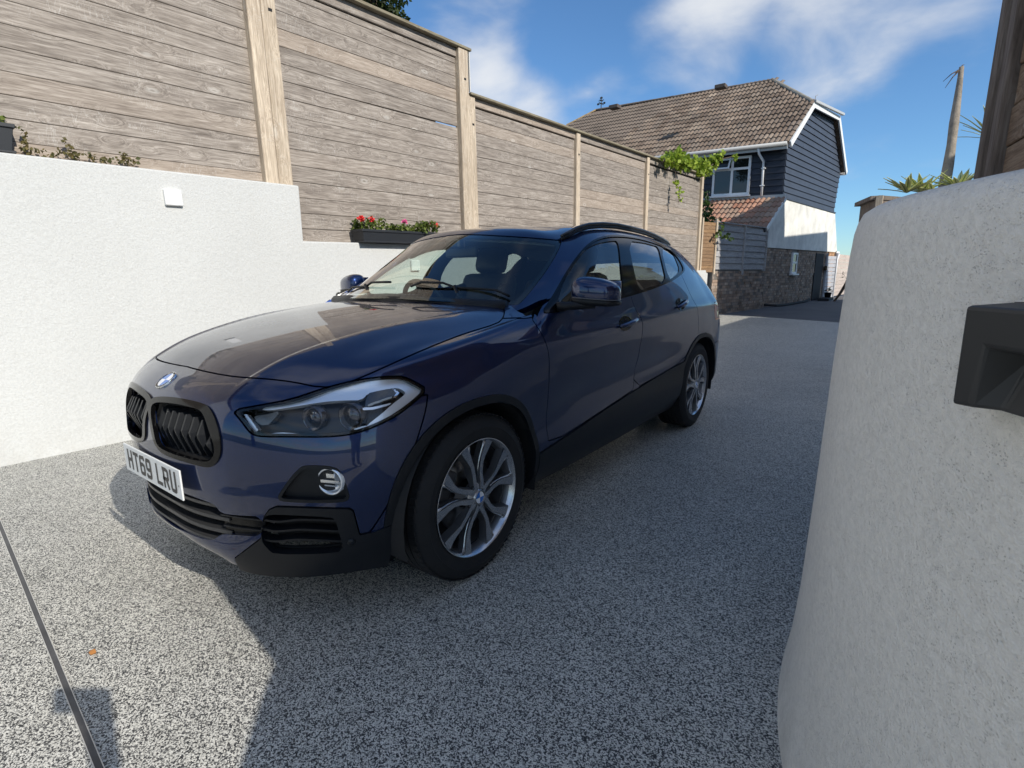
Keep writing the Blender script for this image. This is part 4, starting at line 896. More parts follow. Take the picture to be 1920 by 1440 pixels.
# ================================================================ THE GROUND
def gz(x, y):
    if y <= 5: return 0.
    if y <= 17: return .0149*(y-5)
    return .179
def sheet(name, xs, ys, m, dz=0., keep=None, lab=None, kind='structure'):
    v = [(x, y, gz(x, y)+dz) for y in ys for x in xs]; n = len(xs)
    f = [(j*n+i, j*n+i+1, (j+1)*n+i+1, (j+1)*n+i) for j in range(len(ys)-1) for i in range(n-1)]
    o = mesh_obj(name, v, f, m); o['kind'] = kind; return o
GRASS = varied('rough_grass', (.06, .085, .03), .95, .4, 1.5, .5, 30)
lin = lambda a, b, n: list(np.linspace(a, b, n))
g_ = sheet('ground', [-900, -60, -20, 20, 60, 900], [-900, -60, -20, 5, 17, 60, 900], GRASS, -.05)
drive = mesh_obj('driveway', [], [], None)
bpy.data.objects.remove(drive)
# resin bound driveway, ending along a slanting line where the old tarmac starts
ys = lin(-9, 5, 8)+[9.]; xs = lin(-3.0, 9, 9)
v = [(x, y, gz(x, y)) for y in ys for x in xs]; n = len(xs)
end = [(x, 13.28-.338*x, 0) for x in xs]; v += [(x, y, gz(x, y)) for x, y, _ in end]
f = [(j*n+i, j*n+i+1, (j+1)*n+i+1, (j+1)*n+i) for j in range(len(ys)) for i in range(n-1)]
mesh_obj('driveway', v, f, RESIN)['kind'] = 'structure'
tm = sheet('tarmac_lane', lin(-12, 12, 6), [9.6, 12, 14.5, 17, 40], TARMAC, -.012)
# metal edging strip set in the drive
a, b = hit(0, 985, 2, 0), hit(186, 1440, 2, 0); dr = Vector(b-a).normalized(); nn = Vector((-dr.y, dr.x, 0)); a, b = Vector(a)-dr*1.05, Vector(b)+dr*1.4
es = empty('edging_strip', (a+b)/2, 'dark recessed metal edging strip crossing the pale gravel drive', 'edging strip')
def strip_box(name, o1, o2, z0, z1, m):
    q = [a+nn*o1, b+nn*o1, b+nn*o2, a+nn*o2]; v = [(p.x, p.y, z0) for p in q]+[(p.x, p.y, z1) for p in q]
    o = mesh_obj(name, v, [(0, 3, 2, 1), (4, 5, 6, 7), (0, 1, 5, 4), (1, 2, 6, 5), (2, 3, 7, 6), (3, 0, 4, 7)], m, es); return recalc(o)
strip_box('channel', -.0072, .0072, -.004, .0012, varied('dull_grey_metal', (.10, .10, .105), .5, .3, 6, .05, 60, .5))
strip_box('metal_edge', -.0095, -.0072, -.004, .0034, simple('bright_aluminium_edge', (.62, .61, .58), .4, .5)); strip_box('metal_edge', .0072, .0095, -.004, .0034, MATS['bright_aluminium_edge'])
p = Vector(hit(174, 1226, 2, 0)); lv = []
mesh_obj('fallen_leaf', [p+Vector(q) for q in ((-.022, 0, .004), (-.008, .009, .010), (.010, .008, .007), (.026, .002, .012), (.008, -.007, .004), (-.010, -.008, .005))], [(0, 1, 5), (1, 2, 4, 5), (2, 3, 4)], simple('orange_leaf', (.48, .20, .05), .7))
tag(bpy.data.objects['fallen_leaf'], 'small curled orange leaf lying on the gravel near the edging strip', 'leaf')

# ================================================================ LEFT BOUNDARY
AZ = R(1.79); DD = Vector((math.sin(AZ), math.cos(AZ), 0)); NN = Vector((math.cos(AZ), -math.sin(AZ), 0)); W0 = Vector((-2.47, -.07, 0)); SL = .0172
def LW(s, off, z): return W0+DD*s-NN*off+Vector((0, 0, z+SL*s))
def lbox(name, s0, s1, o0, o1, z0, z1, m, parent=None, ch=0, sl0=True):
    """box in wall coordinates: s along the wall, o behind its face, z up"""
    c = LW((s0+s1)/2, (o0+o1)/2, (z0+z1)/2); T = Vector((DD.x, DD.y, SL)).normalized(); U = NN.cross(T)*-1; U = T.cross(NN)*-1 if U.z < 0 else U
    if U.z < 0: U = -U
    M = Matrix(((NN.x, T.x, U.x), (NN.y, T.y, U.y), (NN.z, T.z, U.z)))
    b = MB().box((0, 0, 0), (abs(o1-o0), abs(s1-s0), abs(z1-z0)), None, ch)
    o = mesh_obj(name, b.v, b.f, m); o.matrix_basis = Matrix.Translation(c) @ M.to_4x4()
    if parent: put(o, parent)
    return o
# rendered retaining wall, stepping down towards the house
def wall_profile(name, prof, z0, o0, o1, m):
    pts = [(prof[0][0], z0)]+prof+[(prof[-1][0], z0)]
    bm = bmesh.new(); A = [bm.verts.new(LW(s, o0, z)) for s, z in pts]; B = [bm.verts.new(LW(s, o1, z)) for s, z in pts]; n = len(pts)
    bm.faces.new(A); bm.faces.new(B[::-1])
    for i in range(n): bm.faces.new((A[i], B[i], B[(i+1) % n], A[(i+1) % n]))
    bmesh.ops.recalc_face_normals(bm, faces=bm.faces[:]); me = bpy.data.meshes.new(name); bm.to_mesh(me); bm.free(); me.materials.append(m)
    o = bpy.data.objects.new(name, me); COL.objects.link(o); bevel(o, .012, 2); return o
wl = wall_profile('retaining_wall', [(-7, 1.975), (2.288, 1.975), (2.288, 1.487), (9.75, 1.487), (9.75, 1.045), (13.35, 1.045)], -.5, 0, .42, WHITE)
tag(wl, 'long sunlit white rendered wall stepping down under the timber fence left of the car', 'wall')
wp = MB(); 
for (s0, lab) in ((1.172, 'square white light fitting on the tall white wall left of the bonnet'), (3.555, 'square white light fitting on the low white wall seen through the windscreen')):
    z0 = 1.722 if s0 < 2 else 1.195
    o = lbox('wall_light', s0, s0+.122, -.030, 0, z0, z0+.118, simple('white_plastic', (.80, .80, .79), .4), None, .006); tag(o, lab, 'wall light')
    lbox('back_shadow_plate', s0+.008, s0+.114, -.004, -.001, z0+.005, z0+.112, CLAD, o)
# timber fence on the wall
fence = empty('timber_fence', LW(5, .1, 1.5), 'tall weathered grey fence of horizontal boards standing on the white wall', 'fence')
FO = .135; PITCHB = .1405
BM = {}
def board(s0, s1, z, h=.1374, m=WOOD, parent=fence, off=FO, th=.021, lift=None):
    o = lbox('board', s0, s1, off, off+th, z, z+h, m, parent, .0035)
    o.matrix_basis = Matrix.Translation((0, 0, 0)) @ o.matrix_basis
    if lift:
        for v in o.data.vertices:
            if v.co.z < 0 and v.co.y > -.1: v.co.z += lift*min(1, (v.co.y+.1)/.7)
    return o
BACKM = simple('dark_joint_backing', (.05, .045, .04), .9)  # dark sheet added behind the boards, standing in for shade in the joints
def panel(s0, s1, zb, zt, cap=True, liftz=None):
    z = zb; k = 0
    top = zt-.10 if cap else zt
    while z < top-.03:
        h = min(.1374, top-z-.002)
        board(s0-.03, s1+.03, z+rng.uniform(-.001, .001), h, off=FO+rng.uniform(-.0015, .0015), lift=.015 if (liftz and abs(z-liftz) < .07) else None); z += PITCHB; k += 1
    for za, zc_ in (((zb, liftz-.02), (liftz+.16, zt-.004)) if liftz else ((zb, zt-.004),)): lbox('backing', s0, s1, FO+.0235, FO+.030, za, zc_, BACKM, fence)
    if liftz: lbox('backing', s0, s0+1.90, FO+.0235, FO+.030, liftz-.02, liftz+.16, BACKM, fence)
    if cap:
        lbox('top_rail', s0-.01, s1+.01, FO-.022, FO+.02, zt-.092, zt, WOOD, fence, .004)
def post(s0, s1, zb, zt, o0=.075, slot=True):
    p = lbox('post', s0, s1, o0, o0+.10, zb, zt, POST, fence, .010)
    if slot:
        zc = zt-.32; lbox('post_slot', (s0+s1)/2-.018, (s0+s1)/2+.018, o0-.0015, o0+.001, zc-.012, zc+.012, DARK, p)
    return p
CAPM = mat('mossy_cap', b_wood((.17, .15, .10), (.27, .245, .18), (.36, .34, .26), (.35, .33, .2), False))
panel(-3.2, -.35, 1.93, 4.5, False); post(-.35, -.22, 1.8, 4.6); post(-.215, -.095, 1.8, 4.6); panel(-.09, 1.995, 1.93, 4.45, False)
post(2.000, 2.120, 1.9, 4.5, .065); post(2.148, 2.282, 1.4, 3.72, .095)
panel(2.272, 4.515, 1.47, 3.735, True, 2.88)
post(4.512, 4.668, 1.4, 3.735, .065); post(4.676, 4.795, 1.4, 3.262, .08)
lbox('cap', 2.14, 4.70, .05, .20, 3.738, 3.768, CAPM, fence, .004)
panel(4.80, 7.145, 1.47, 3.262); post(7.15, 7.262, 1.4, 3.262, .08)
panel(7.268, 9.735, 1.47, 3.262); post(9.74, 9.852, 1.0, 3.262, .08)
panel(9.858, 12.785, 1.03, 3.262); post(12.79, 12.905, .9, 3.262, .08)
lbox('cap', 4.675, 12.95, .05, .20, 3.265, 3.292, CAPM, fence, .004)
lbox('post_edge_strip', 4.672, 4.684, .068, .09, 3.30, 3.74, simple('sunlit_post_edge', (.62, .60, .56), .7), fence)  # pale strip put in for the sunlit narrow face of the post

# ---- foliage helpers
def leaf_mesh(n, cen, rad, size, rng_=rng, shape='oval', flat=0., shell=.35, aspect=.5):
    """n leaf blades of two or four triangles scattered through an ellipsoid"""
    cen = np.asarray(cen, float); rad = np.asarray(rad, float)
    d = rng_.normal(size=(n, 3)); d /= np.linalg.norm(d, axis=1)[:, None]; r = rng_.uniform(shell, 1, n)**.6
    P = cen+d*r[:, None]*rad
    ax = rng_.normal(size=(n, 3)); ax /= np.linalg.norm(ax, axis=1)[:, None]; ax[:, 2] -= .3
    nr = rng_.normal(size=(n, 3))+np.array([.2, 0, .8]); ax /= np.linalg.norm(ax, axis=1)[:, None]
    sd = np.cross(ax, nr); sd /= np.linalg.norm(sd, axis=1)[:, None]+1e-9; up = np.cross(sd, ax)
    s = size*rng_.uniform(.6, 1.25, n)[:, None]
    V = np.stack([P, P+ax*s*.5+sd*s*aspect*.5+up*s*.10, P+ax*s, P+ax*s*.5-sd*s*aspect*.5+up*s*.10], 1)
    i = np.arange(n)[:, None]*4; F = np.concatenate([i+[[0, 1, 2]], i+[[0, 2, 3]]])
    return V.reshape(-1, 3), F
def leafy(name, clumps, m, parent, seed=1):
    r_ = np.random.default_rng(seed); Vs = []; Fs = []; o_ = 0
    for (n, cen, rad, size, *rest) in clumps:
        V, F = leaf_mesh(n, cen, rad, size, r_, aspect=rest[0] if rest else .5); Vs.append(V); Fs.append(F+o_); o_ += len(V)
    o = mesh_obj(name, np.concatenate(Vs), np.concatenate(Fs), m, parent); return o
def b_leaf(c0, c1, rough=.5):
    def b(t, bs):
        q = NT(t); o = t.nodes['Material Output']; v = q.coord('Object'); g = q.n('ShaderNodeNewGeometry').outputs['Random Per Island']
        c = q.mix(g, (*c0, 1), (*c1, 1)); c = q.mix(1, c, q.ramp(q.noise(v, 9, 3, .6), [(.3, (.7, .7, .7)), (.7, (1.25, 1.25, 1.2))]), 'MULTIPLY')
        q.link(c, bs.inputs['Base Color']); setp(bs, rough=rough, spec=.4)
        tl = q.n('ShaderNodeBsdfTranslucent', {0: c}); mx = q.n('ShaderNodeMixShader', {0: .35, 1: bs.outputs[0], 2: tl.outputs[0]}); q.link(mx.outputs[0], o.inputs[0])
    return b
LEAFD = mat('dark_tree_leaf', b_leaf((.015, .035, .010), (.075, .10, .022)))
LEAFB = mat('bright_vine_leaf', b_leaf((.16, .26, .02), (.42, .52, .07)))
LEAFG = mat('geranium_leaf', b_leaf((.05, .10, .015), (.20, .24, .05)))
LEAFA = mat('dull_creeper_leaf', b_leaf((.08, .09, .03), (.22, .17, .07)))
RED = simple('red_petal', (.70, .03, .03), .6); PINK = simple('pink_petal', (.72, .10, .30), .6); DRED = simple('dark_red_petal', (.30, .01, .06), .6)
STEM = simple('brown_stem', (.10, .07, .05), .8)
# ---- flower troughs on the wall
TROUGH = simple('slate_plastic_trough', (.020, .023, .028), .5)
def trough(s0, s1, o0, o1, z, h, lab, flowers, leafn, seed):
    c = LW((s0+s1)/2, (o0+o1)/2, z)
    t = empty('flower_trough', c, lab, 'planter', 'flower troughs on the white wall')
    ds, do = .028, .02
    def ring(s0, s1, o0, o1, z): return [LW(s0, o0, z), LW(s1, o0, z), LW(s1, o1, z), LW(s0, o1, z)]
    lv = [ring(s0+ds, s1-ds, o0+do, o1-do, z), ring(s0+.006, s1-.006, o0+.006, o1-.006, z+h-.025), ring(s0-.004, s1+.004, o0-.004, o1+.004, z+h-.025), ring(s0-.004, s1+.004, o0-.004, o1+.004, z+h), ring(s0+.012, s1-.012, o0+.012, o1-.012, z+h), ring(s0+.016, s1-.016, o0+.016, o1-.016, z+h-.03)]
    v = [p for r in lv for p in r]; f = [(3, 2, 1, 0)]+[(4*k+i, 4*k+(i+1) % 4, 4*k+4+(i+1) % 4, 4*k+4+i) for k in range(5) for i in range(4)]+[(20, 21, 22, 23)]
    b = recalc(mesh_obj('trough', v, f, TROUGH, t)); bevel(b, .004, 2)
    lbox('base_tray', s0+.01, s1-.01, o0+.004, o1-.004, z, z+.016, TROUGH, t, .003)
    r_ = np.random.default_rng(seed); cl = []
    for i in range(leafn):
        s = r_.uniform(s0+.03, s1-.03); g = .5+.5*math.sin(s*9+seed); p = LW(s, r_.uniform(o0, o1), z+h+.02+.05*g)
        cl.append((34, p, (.05, .06, .035+.03*g), .036, .95))
    fo = leafy('geranium_leaves', cl, LEAFG, t, seed); fo['kind'] = 'stuff'
    for (s, dz, m, oo) in flowers:
        p = LW(s, oo, z+h+dz); MB().tube([LW(s, oo+.01, z+h+.01), p], .0025, 5).obj('flower_stem', LEAFG, t)
        fl = leafy('flower_head', [(60, p, (.024, .024, .02), .022, .9)], m, t, int(s*100))
    return t
trough(2.88, 4.02, -.115+.02, .105, 1.489, .128, 'long black trough of red and pink geraniums on the low white wall behind the bonnet', [(2.93, .10, RED, -.02), (2.96, .12, RED, .03), (3.08, .11, RED, .02), (3.52, .11, PINK, .02), (3.93, .11, RED, .01), (3.98, .09, RED, .0)], 26, 5)
trough(-.55, .385, .0, .20, 1.977, .175, 'slate grey trough of dark red flowers at the left edge on the tall wall', [(.25, .06, DRED, .05), (.10, .05, DRED, .04)], 20, 9)
cr = empty('creeper', LW(.7, .08, 1.98), 'thin yellow-green creeper trailing along the top of the tall white wall', 'creeper')
cl = []
for s in np.linspace(.42, 1.02, 17): cl.append((9, LW(s+rng.uniform(-.02, .02), .06, 2.0+.03*abs(math.sin(s*11))), (.03, .03, .025), .030, .8))
for (s, zt) in ((.68, 2.10), (.99, 2.07), (.45, 2.13)):
    for z in np.linspace(2.0, zt, 5): cl.append((6, LW(s+rng.uniform(-.012, .012)-.2*(z-2.0), .06, z), (.02, .02, .02), .028, .8))
leafy('creeper_leaves', cl, LEAFA, cr, 3)['kind'] = 'stuff'
MB().tube([LW(s, .07, 1.985+.01*math.sin(s*20)) for s in np.linspace(.38, 1.06, 14)], .003, 5).obj('creeper_stem', STEM, cr)
vn = empty('vine', LW(12, .1, 3.3), 'bright green vine spilling over the far end of the timber fence', 'vine')
cl = []; 
for (u, v_, r_, n_) in ((1262, 297, .17, 60), (1275, 303, .16, 60), (1290, 307, .17, 60), (1305, 312, .18, 70), (1320, 318, .17, 60), (1335, 300, .12, 30), (1350, 291, .10, 24), (1375, 294, .05, 8), (1252, 296, .10, 20), (1310, 322, .15, 40), (1270, 290, .10, 26), (1335, 308, .13, 30)):
    dep = 10.6+(u-1255)/70*2.3; dep = min(dep, 13.2); cl.append((int(n_*1.9), depth_pt(u, v_, dep), (r_*1.15, r_*1.15, r_*.95), .12, .85))
leafy('vine_leaves', cl, LEAFB, vn, 4)['kind'] = 'stuff'
MB().tube([depth_pt(1250, 302, 10.7), depth_pt(1290, 312, 11.9), depth_pt(1322, 322, 12.9), depth_pt(1345, 300, 13.2), depth_pt(1372, 294, 13.3)], .012, 6).obj('vine_stem', STEM, vn)
vh = empty('hanging_vine', LW(11.2, -.05, 2.9), 'strand of vine hanging down the face of the far fence panel', 'vine')
cl = [(8, depth_pt(u, v_, 11.15), (.05, .05, .05), .07, .8) for u, v_ in ((1267, 340), (1270, 347), (1274, 353), (1276, 358), (1273, 365), (1276, 372), (1271, 343))]
leafy('vine_leaves', cl, LEAFB, vh, 6)['kind'] = 'stuff'
MB().tube([depth_pt(1266, 322, 11.15), depth_pt(1268, 345, 11.15), depth_pt(1276, 360, 11.15), depth_pt(1272, 380, 11.15)], .006, 5).obj('vine_stem', STEM, vh)
v2 = empty('climbing_shrub', depth_pt(1325, 400, 13.6), 'leafy climber growing behind the end post above the grey panels', 'climber')
cl = [(n_, depth_pt(u, v_, d_), (r_, r_, r_), .11, .7) for u, v_, r_, n_, d_ in ((1325, 380, .10, 30, 13.7), (1328, 395, .13, 46, 13.7), (1322, 408, .16, 60, 13.7), (1330, 415, .17, 60, 13.6), (1342, 420, .11, 26, 13.4), (1355, 432, .09, 14, 13.2), (1362, 445, .08, 14, 13.1), (1370, 443, .06, 8, 13.1), (1345, 438, .07, 10, 13.1), (1326, 362, .07, 12, 13.8), (1350, 418, .08, 12, 13.3))]
leafy('climber_leaves', cl, mat('mid_green_leaf', b_leaf((.025, .06, .015), (.12, .19, .04))), v2, 8)['kind'] = 'stuff'
MB().tube([depth_pt(1323, 420, 13.75), depth_pt(1326, 395, 13.8), depth_pt(1326, 362, 13.8)], .015, 6).obj('climber_stem', STEM, v2)
# ---- side fence and flint-and-brick garden wall beyond the end post
def quadpt(P0, P1, t): return P0+(P1-P0)*t
E0 = Vector(depth_pt(1338, 508, 13.45)); E1 = Vector(depth_pt(1432, 506, 15.5)); E0.z = E1.z = 1.27
ed = (E1-E0); ed.z = 0; EL = ed.length; ed.normalize(); en = Vector((ed.y, -ed.x, 0))
def ebox(name, t0, t1, o0, o1, z0, z1, m, parent=None, tilt=0., ch=0):
    c = E0+ed*((t0+t1)/2)-en*((o0+o1)/2); c.z = (z0+z1)/2
    M = Matrix(((en.x, ed.x, 0), (en.y, ed.y, 0), (0, 0, 1)))
    if tilt: M = M @ Matrix.Rotation(tilt, 3, 'Y')
    b = MB().box((0, 0, 0), (abs(o1-o0), t1-t0, z1-z0), None, ch); o = mesh_obj(name, b.v, b.f, m); o.matrix_basis = Matrix.Translation(c) @ M.to_4x4()
    if parent: put(o, parent)
    return o
sf = empty('garden_fence', (E0+E1)/2, 'low grey feather-board fence on the old brick wall past the timber fence', 'fence')
nb = 7; zt0 = 2.42
for (t0, t1) in ((.02, EL*.52), (EL*.54, EL-.02)):
    for k in range(nb):
        hh_ = (zt0-1.29)/nb; ebox('board', t0, t1, 0, .014, 1.29+k*hh_, 1.29+(k+1)*hh_+.010, WOODGREY, sf, R(-9), .002)
ebox('post', EL*.52-.01, EL*.54+.01, -.03, .05, 1.15, zt0+.03, WOODGREY, sf); ebox('post', -.05, .02, -.03, .05, 1.25, zt0+.03, WOODGREY, sf); ebox('post', EL-.02, EL+.04, -.03, .05, 1.25, zt0+.03, WOODGREY, sf)
ebox('cap', -.05, EL+.04, -.04, .06, zt0+.03, zt0+.055, WOODGREY, sf)
# orange-brown return panel between the timber fence and the grey one
Q0 = LW(12.93, .10, 0); Q0.z = 0; Q1 = Vector((E0.x, E0.y, 0)); qd = (Q1-Q0); QL = qd.length; qd.normalize(); qn = Vector((qd.y, -qd.x, 0))
rp = empty('return_panel', (Q0+Q1)/2+Vector((0, 0, 1.9)), 'narrow orange-brown slatted panel joining the timber fence to the grey one', 'fence panel')
for k in range(14):
    z = 1.22+k*.087; c = (Q0+Q1)/2; c.z = z+.043; M = Matrix(((qn.x, qd.x, 0), (qn.y, qd.y, 0), (0, 0, 1)))
    b = MB().box((0, 0, 0), (.02, QL, .082), None, .003); o = mesh_obj('board', b.v, b.f, WOODORANGE); o.matrix_basis = Matrix.Translation(c+qn*.004*(k % 2)) @ M.to_4x4(); put(o, rp)
for t in (.03, QL-.03):
    c = Q0+qd*t; c.z = 1.85; b = MB().box((0, 0, 0), (.05, .05, 1.36), None, .003); o = mesh_obj('batten', b.v, b.f, POST); o.matrix_basis = Matrix.Translation(c+qn*.02) @ M.to_4x4(); put(o, rp)
def b_brick(cols, mortar=(.30, .28, .25)):
    def b(t, bs):
        q = NT(t); g = q.n('ShaderNodeNewGeometry').outputs['Random Per Island']; v = q.coord('Object')
        c = q.ramp(g, [(i/(len(cols)-1), c_) for i, c_ in enumerate(cols)])
        c = q.mix(1, c, q.ramp(q.noise(v, 5, 5, .65), [(.3, (.6, .6, .6)), (.7, (1.25, 1.22, 1.2))]), 'MULTIPLY')
        q.link(c, bs.inputs['Base Color']); setp(bs, rough=.9); q.bump(q.noise(v, 60, 4, .6), .4, .01, bs)
    return b
BRICK = mat('old_brown_brick', b_brick([(.20, .15, .115), (.32, .23, .17), (.40, .30, .23), (.26, .215, .185), (.46, .37, .29)]))
MORTAR = varied('sooty_mortar', (.17, .15, .13), .95, .3, 6, .3, 50)
def brick_face(name, P, ux, w_, h_, nrm, m, parent, z0, rough=.004, bl=.225, bh=.075, skip=None, seed=1, hfun=None):
    """courses of separate bricks standing proud of a mortar bed, joined as one part; P bottom corner, ux along"""
    r_ = np.random.default_rng(seed); mb = MB(); k = 0; z = 0
    while z < h_-.02:
        x = -(bl/2 if k % 2 else 0)
        while x < w_:
            a_, b_ = max(0, x)+.005, min(w_, x+bl)-.005; zb, ztp = z+.005, min(h_, z+bh)-.005
            if b_-a_ > .03 and not (skip and skip((a_+b_)/2, (zb+ztp)/2)):
                d = r_.uniform(.004, .016)+rough*r_.uniform(-1, 1)
                q = [P+ux*x_+Vector((0, 0, z_))+nrm*o_ for o_ in (0, d) for x_, z_ in ((a_, zb), (b_, zb), (b_, ztp), (a_, ztp))]
                mb.add(q, [(4, 5, 6, 7), (0, 1, 5, 4), (1, 2, 6, 5), (2, 3, 7, 6), (3, 0, 4, 7)])
            x += bl
        z += bh; k += 1
    o = mb.obj(name, m, parent); recalc(o); o['kind'] = 'stuff'; return o
gw = ebox('garden_wall', -.02, EL+.1, .02, .26, -.2, 1.26, MORTAR); tag(gw, 'old brown brick and flint wall carrying the grey feather-board fence', 'wall')
brick_face('bricks', Vector((E0.x, E0.y, .02))-en*.02-ed*.02, ed, EL+.12, 1.23, en, BRICK, gw, 0, .012, .20, .078, None, 3)
# ================================================================ THE HOUSE BEHIND
HC = Vector((-1.34, 17.72, 0)); HU = Vector((math.sin(R(7)), math.cos(R(7)), 0)); HA = Vector((-math.cos(R(7)), math.sin(R(7)), 0))
def H(u, a, z, sh=True): return HC+HU*u+HA*a+Vector((0, 0, z+(.05*a if sh else 0)))
def ray_plane(px_, py_, P, n):
    d = Vector(ray(px_, py_)); C_ = Vector(CAM_P); return C_+d*((P-C_).dot(n)/d.dot(n))
house = empty('tile_roofed_house', H(3, 3, 0), 'two storey house with brown tiled roof and dark boarded upper floor', 'house')
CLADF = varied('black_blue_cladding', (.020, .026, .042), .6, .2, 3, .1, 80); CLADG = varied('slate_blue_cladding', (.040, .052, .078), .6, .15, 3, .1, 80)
UPVC = simple('white_frame', (.78, .79, .80), .4); GUT = simple('grey_white_gutter', (.46, .47, .47), .5)
core = MB()
def poly_solid(name, pts, off, m, parent, thick):
    pts = [Vector(p) for p in pts]; n = len(pts); v = pts+[p+off.normalized()*-thick for p in pts]
    o = mesh_obj(name, v, [tuple(range(n)), tuple(range(2*n-1, n-1, -1))]+[(i, i+n, (i+1) % n+n, (i+1) % n) for i in range(n)], m, parent); return recalc(o)
GN = -HA; FN = -HU
WE = 6.15
gp = [(0, 3.42), (WE-.25, 3.42), (WE+.05, 4.98), (4.35, 6.50), (2.05, 6.50), (0, 4.98)]
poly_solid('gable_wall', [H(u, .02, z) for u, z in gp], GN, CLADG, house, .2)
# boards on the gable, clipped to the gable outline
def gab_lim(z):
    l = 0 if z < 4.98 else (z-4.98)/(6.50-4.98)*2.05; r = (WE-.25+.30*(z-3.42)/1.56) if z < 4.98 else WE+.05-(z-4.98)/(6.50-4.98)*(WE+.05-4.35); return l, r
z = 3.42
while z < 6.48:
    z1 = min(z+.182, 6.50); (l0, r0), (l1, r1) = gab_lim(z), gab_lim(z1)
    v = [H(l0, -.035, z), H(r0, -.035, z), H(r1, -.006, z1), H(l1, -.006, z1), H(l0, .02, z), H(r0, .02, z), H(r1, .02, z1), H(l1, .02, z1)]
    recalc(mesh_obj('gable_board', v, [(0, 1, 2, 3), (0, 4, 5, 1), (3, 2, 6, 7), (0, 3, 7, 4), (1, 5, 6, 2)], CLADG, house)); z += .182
# rendered band, wider at the foot
poly_solid('rendered_band', [H(-1.28, -.04, 1.93), H(6.95, -.04, 1.98), H(6.0, -.04, 3.42), H(-.02, -.04, 3.42), H(-1.28, -.04, 2.50)], GN, HWHITE, house, .2)
recalc(mesh_obj('drip_board', [H(-.03, -.07, 3.40), H(6.0, -.07, 3.40), H(6.0, -.07, 3.44), H(-.03, -.07, 3.44), H(-.03, 0, 3.40), H(6.0, 0, 3.40), H(6.0, 0, 3.44), H(-.03, 0, 3.44)], [(0, 1, 2, 3), (0, 4, 5, 1), (3, 2, 6, 7)], CLADG, house))
# ground floor brickwork
gm_ = poly_solid('ground_floor_wall', [H(-.95, .02, -.2), H(6.9, .02, -.2), H(6.9, .02, 1.98), H(-.95, .02, 1.93)], GN, MORTAR, house, .2)
DOORU = (4.15, 5.15)
brick_face('bricks', H(-.95, .0, .12, False), HU, 6.75, 1.82, GN, BRICK, house, 0, .008, .225, .075, lambda x, z: (DOORU[0] < x-.95 < DOORU[1] and z < 1.75) or (1.30 < x-.95 < 1.98 and .95 < z < 1.85), 5)
brick_face('bricks', H(5.9, -.0, .12, False), HU, .95, 1.85, GN, mat('sunlit_orange_brick', b_brick([(.42, .24, .12), (.55, .33, .18), (.35, .2, .12)])), house, 0, .004, .225, .075, None, 6)
poly_solid('front_wall_low', [H(-.95, 0, -.2), H(-.95, 9, -.2), H(-.95, 9, 2.45), H(-.95, 0, 2.45)], FN, MORTAR, house, .2)
# dark doorway
poly_solid('doorway', [H(4.15, -.03, .1, False), H(5.15, -.03, .1, False), H(5.15, -.03, 1.88, False), H(4.15, -.03, 1.88, False)], GN, simple('deep_doorway', (.012, .012, .014), .8), house, .02)
dst = MB().box(H(4.75, -.35, .20, False), (.35, 1.4, .12)); o = dst.obj('door_step', simple('dark_step', (.03, .03, .032), .8), house)
o = MB().box(H(5.35, -.10, 1.35, False), (.10, .22, .16), None, .02).obj('meter_box', BLACKG, house)  # black meter box on the wall beside the doorway
# small ground floor window
def win(parent, u0, u1, z0, z1, face, frame=.06, mull=(), trans=(), name='window', a0=-.03, open_top=False):
    """face 'g': on the gable, runs along u; face 'f': on the front, runs along a"""
    P = (lambda x, d, z: H(x, -d, z, False)) if face == 'g' else (lambda x, d, z: H(-d, x, z))
    w_ = MB()
    def bar(x0, x1, zz0, zz1, d0, d1):
        v = [P(x, d, z) for d in (d0, d1) for x, z in ((x0, zz0), (x1, zz0), (x1, zz1), (x0, zz1))]
        return v, [(4, 5, 6, 7), (3, 2, 1, 0), (0, 1, 5, 4), (1, 2, 6, 5), (2, 3, 7, 6), (3, 0, 4, 7)]
    fr = MB()
    for (x0, x1, a_, b_) in ((u0, u1, z0, z0+frame), (u0, u1, z1-frame, z1), (u0, u0+frame, z0+frame, z1-frame), (u1-frame, u1, z0+frame, z1-frame)): fr.add(*bar(x0, x1, a_, b_, -.01, .07))
    for m_ in mull: fr.add(*bar(m_-frame*.55, m_+frame*.55, z0+frame, z1-frame, -.01, .068))
    for t_ in trans: fr.add(*bar(u0+frame, u1-frame, t_-frame*.5, t_+frame*.5, -.01, .066))
    o = fr.obj(name, UPVC, parent); recalc(o); 
    v, f = bar(u0+frame*.6, u1-frame*.6, z0+frame*.6, z1-frame*.6, .030, .046); g = mesh_obj('pane', v, f, WGLASS, o); recalc(g)
    v, f = bar(u0+frame*.6, u1-frame*.6, z0+frame*.6, z1-frame*.6, -.30, -.28); g = mesh_obj('room_backing', v, f, DARK, o); recalc(g)
    v, f = bar(u0-.05, u1+.05, z0-.05, z0, .0, .14); s_ = mesh_obj('sill', v, f, UPVC, o); recalc(s_)
    return o
win(house, 1.38, 1.90, 1.16, 1.84, 'g', .06, (), (1.52,))
poly_solid('window_reveal', [H(1.30, -.01, 1.05, False), H(1.98, -.01, 1.05, False), H(1.98, -.01, 1.93, False), H(1.30, -.01, 1.93, False)], GN, MORTAR, house, .02)
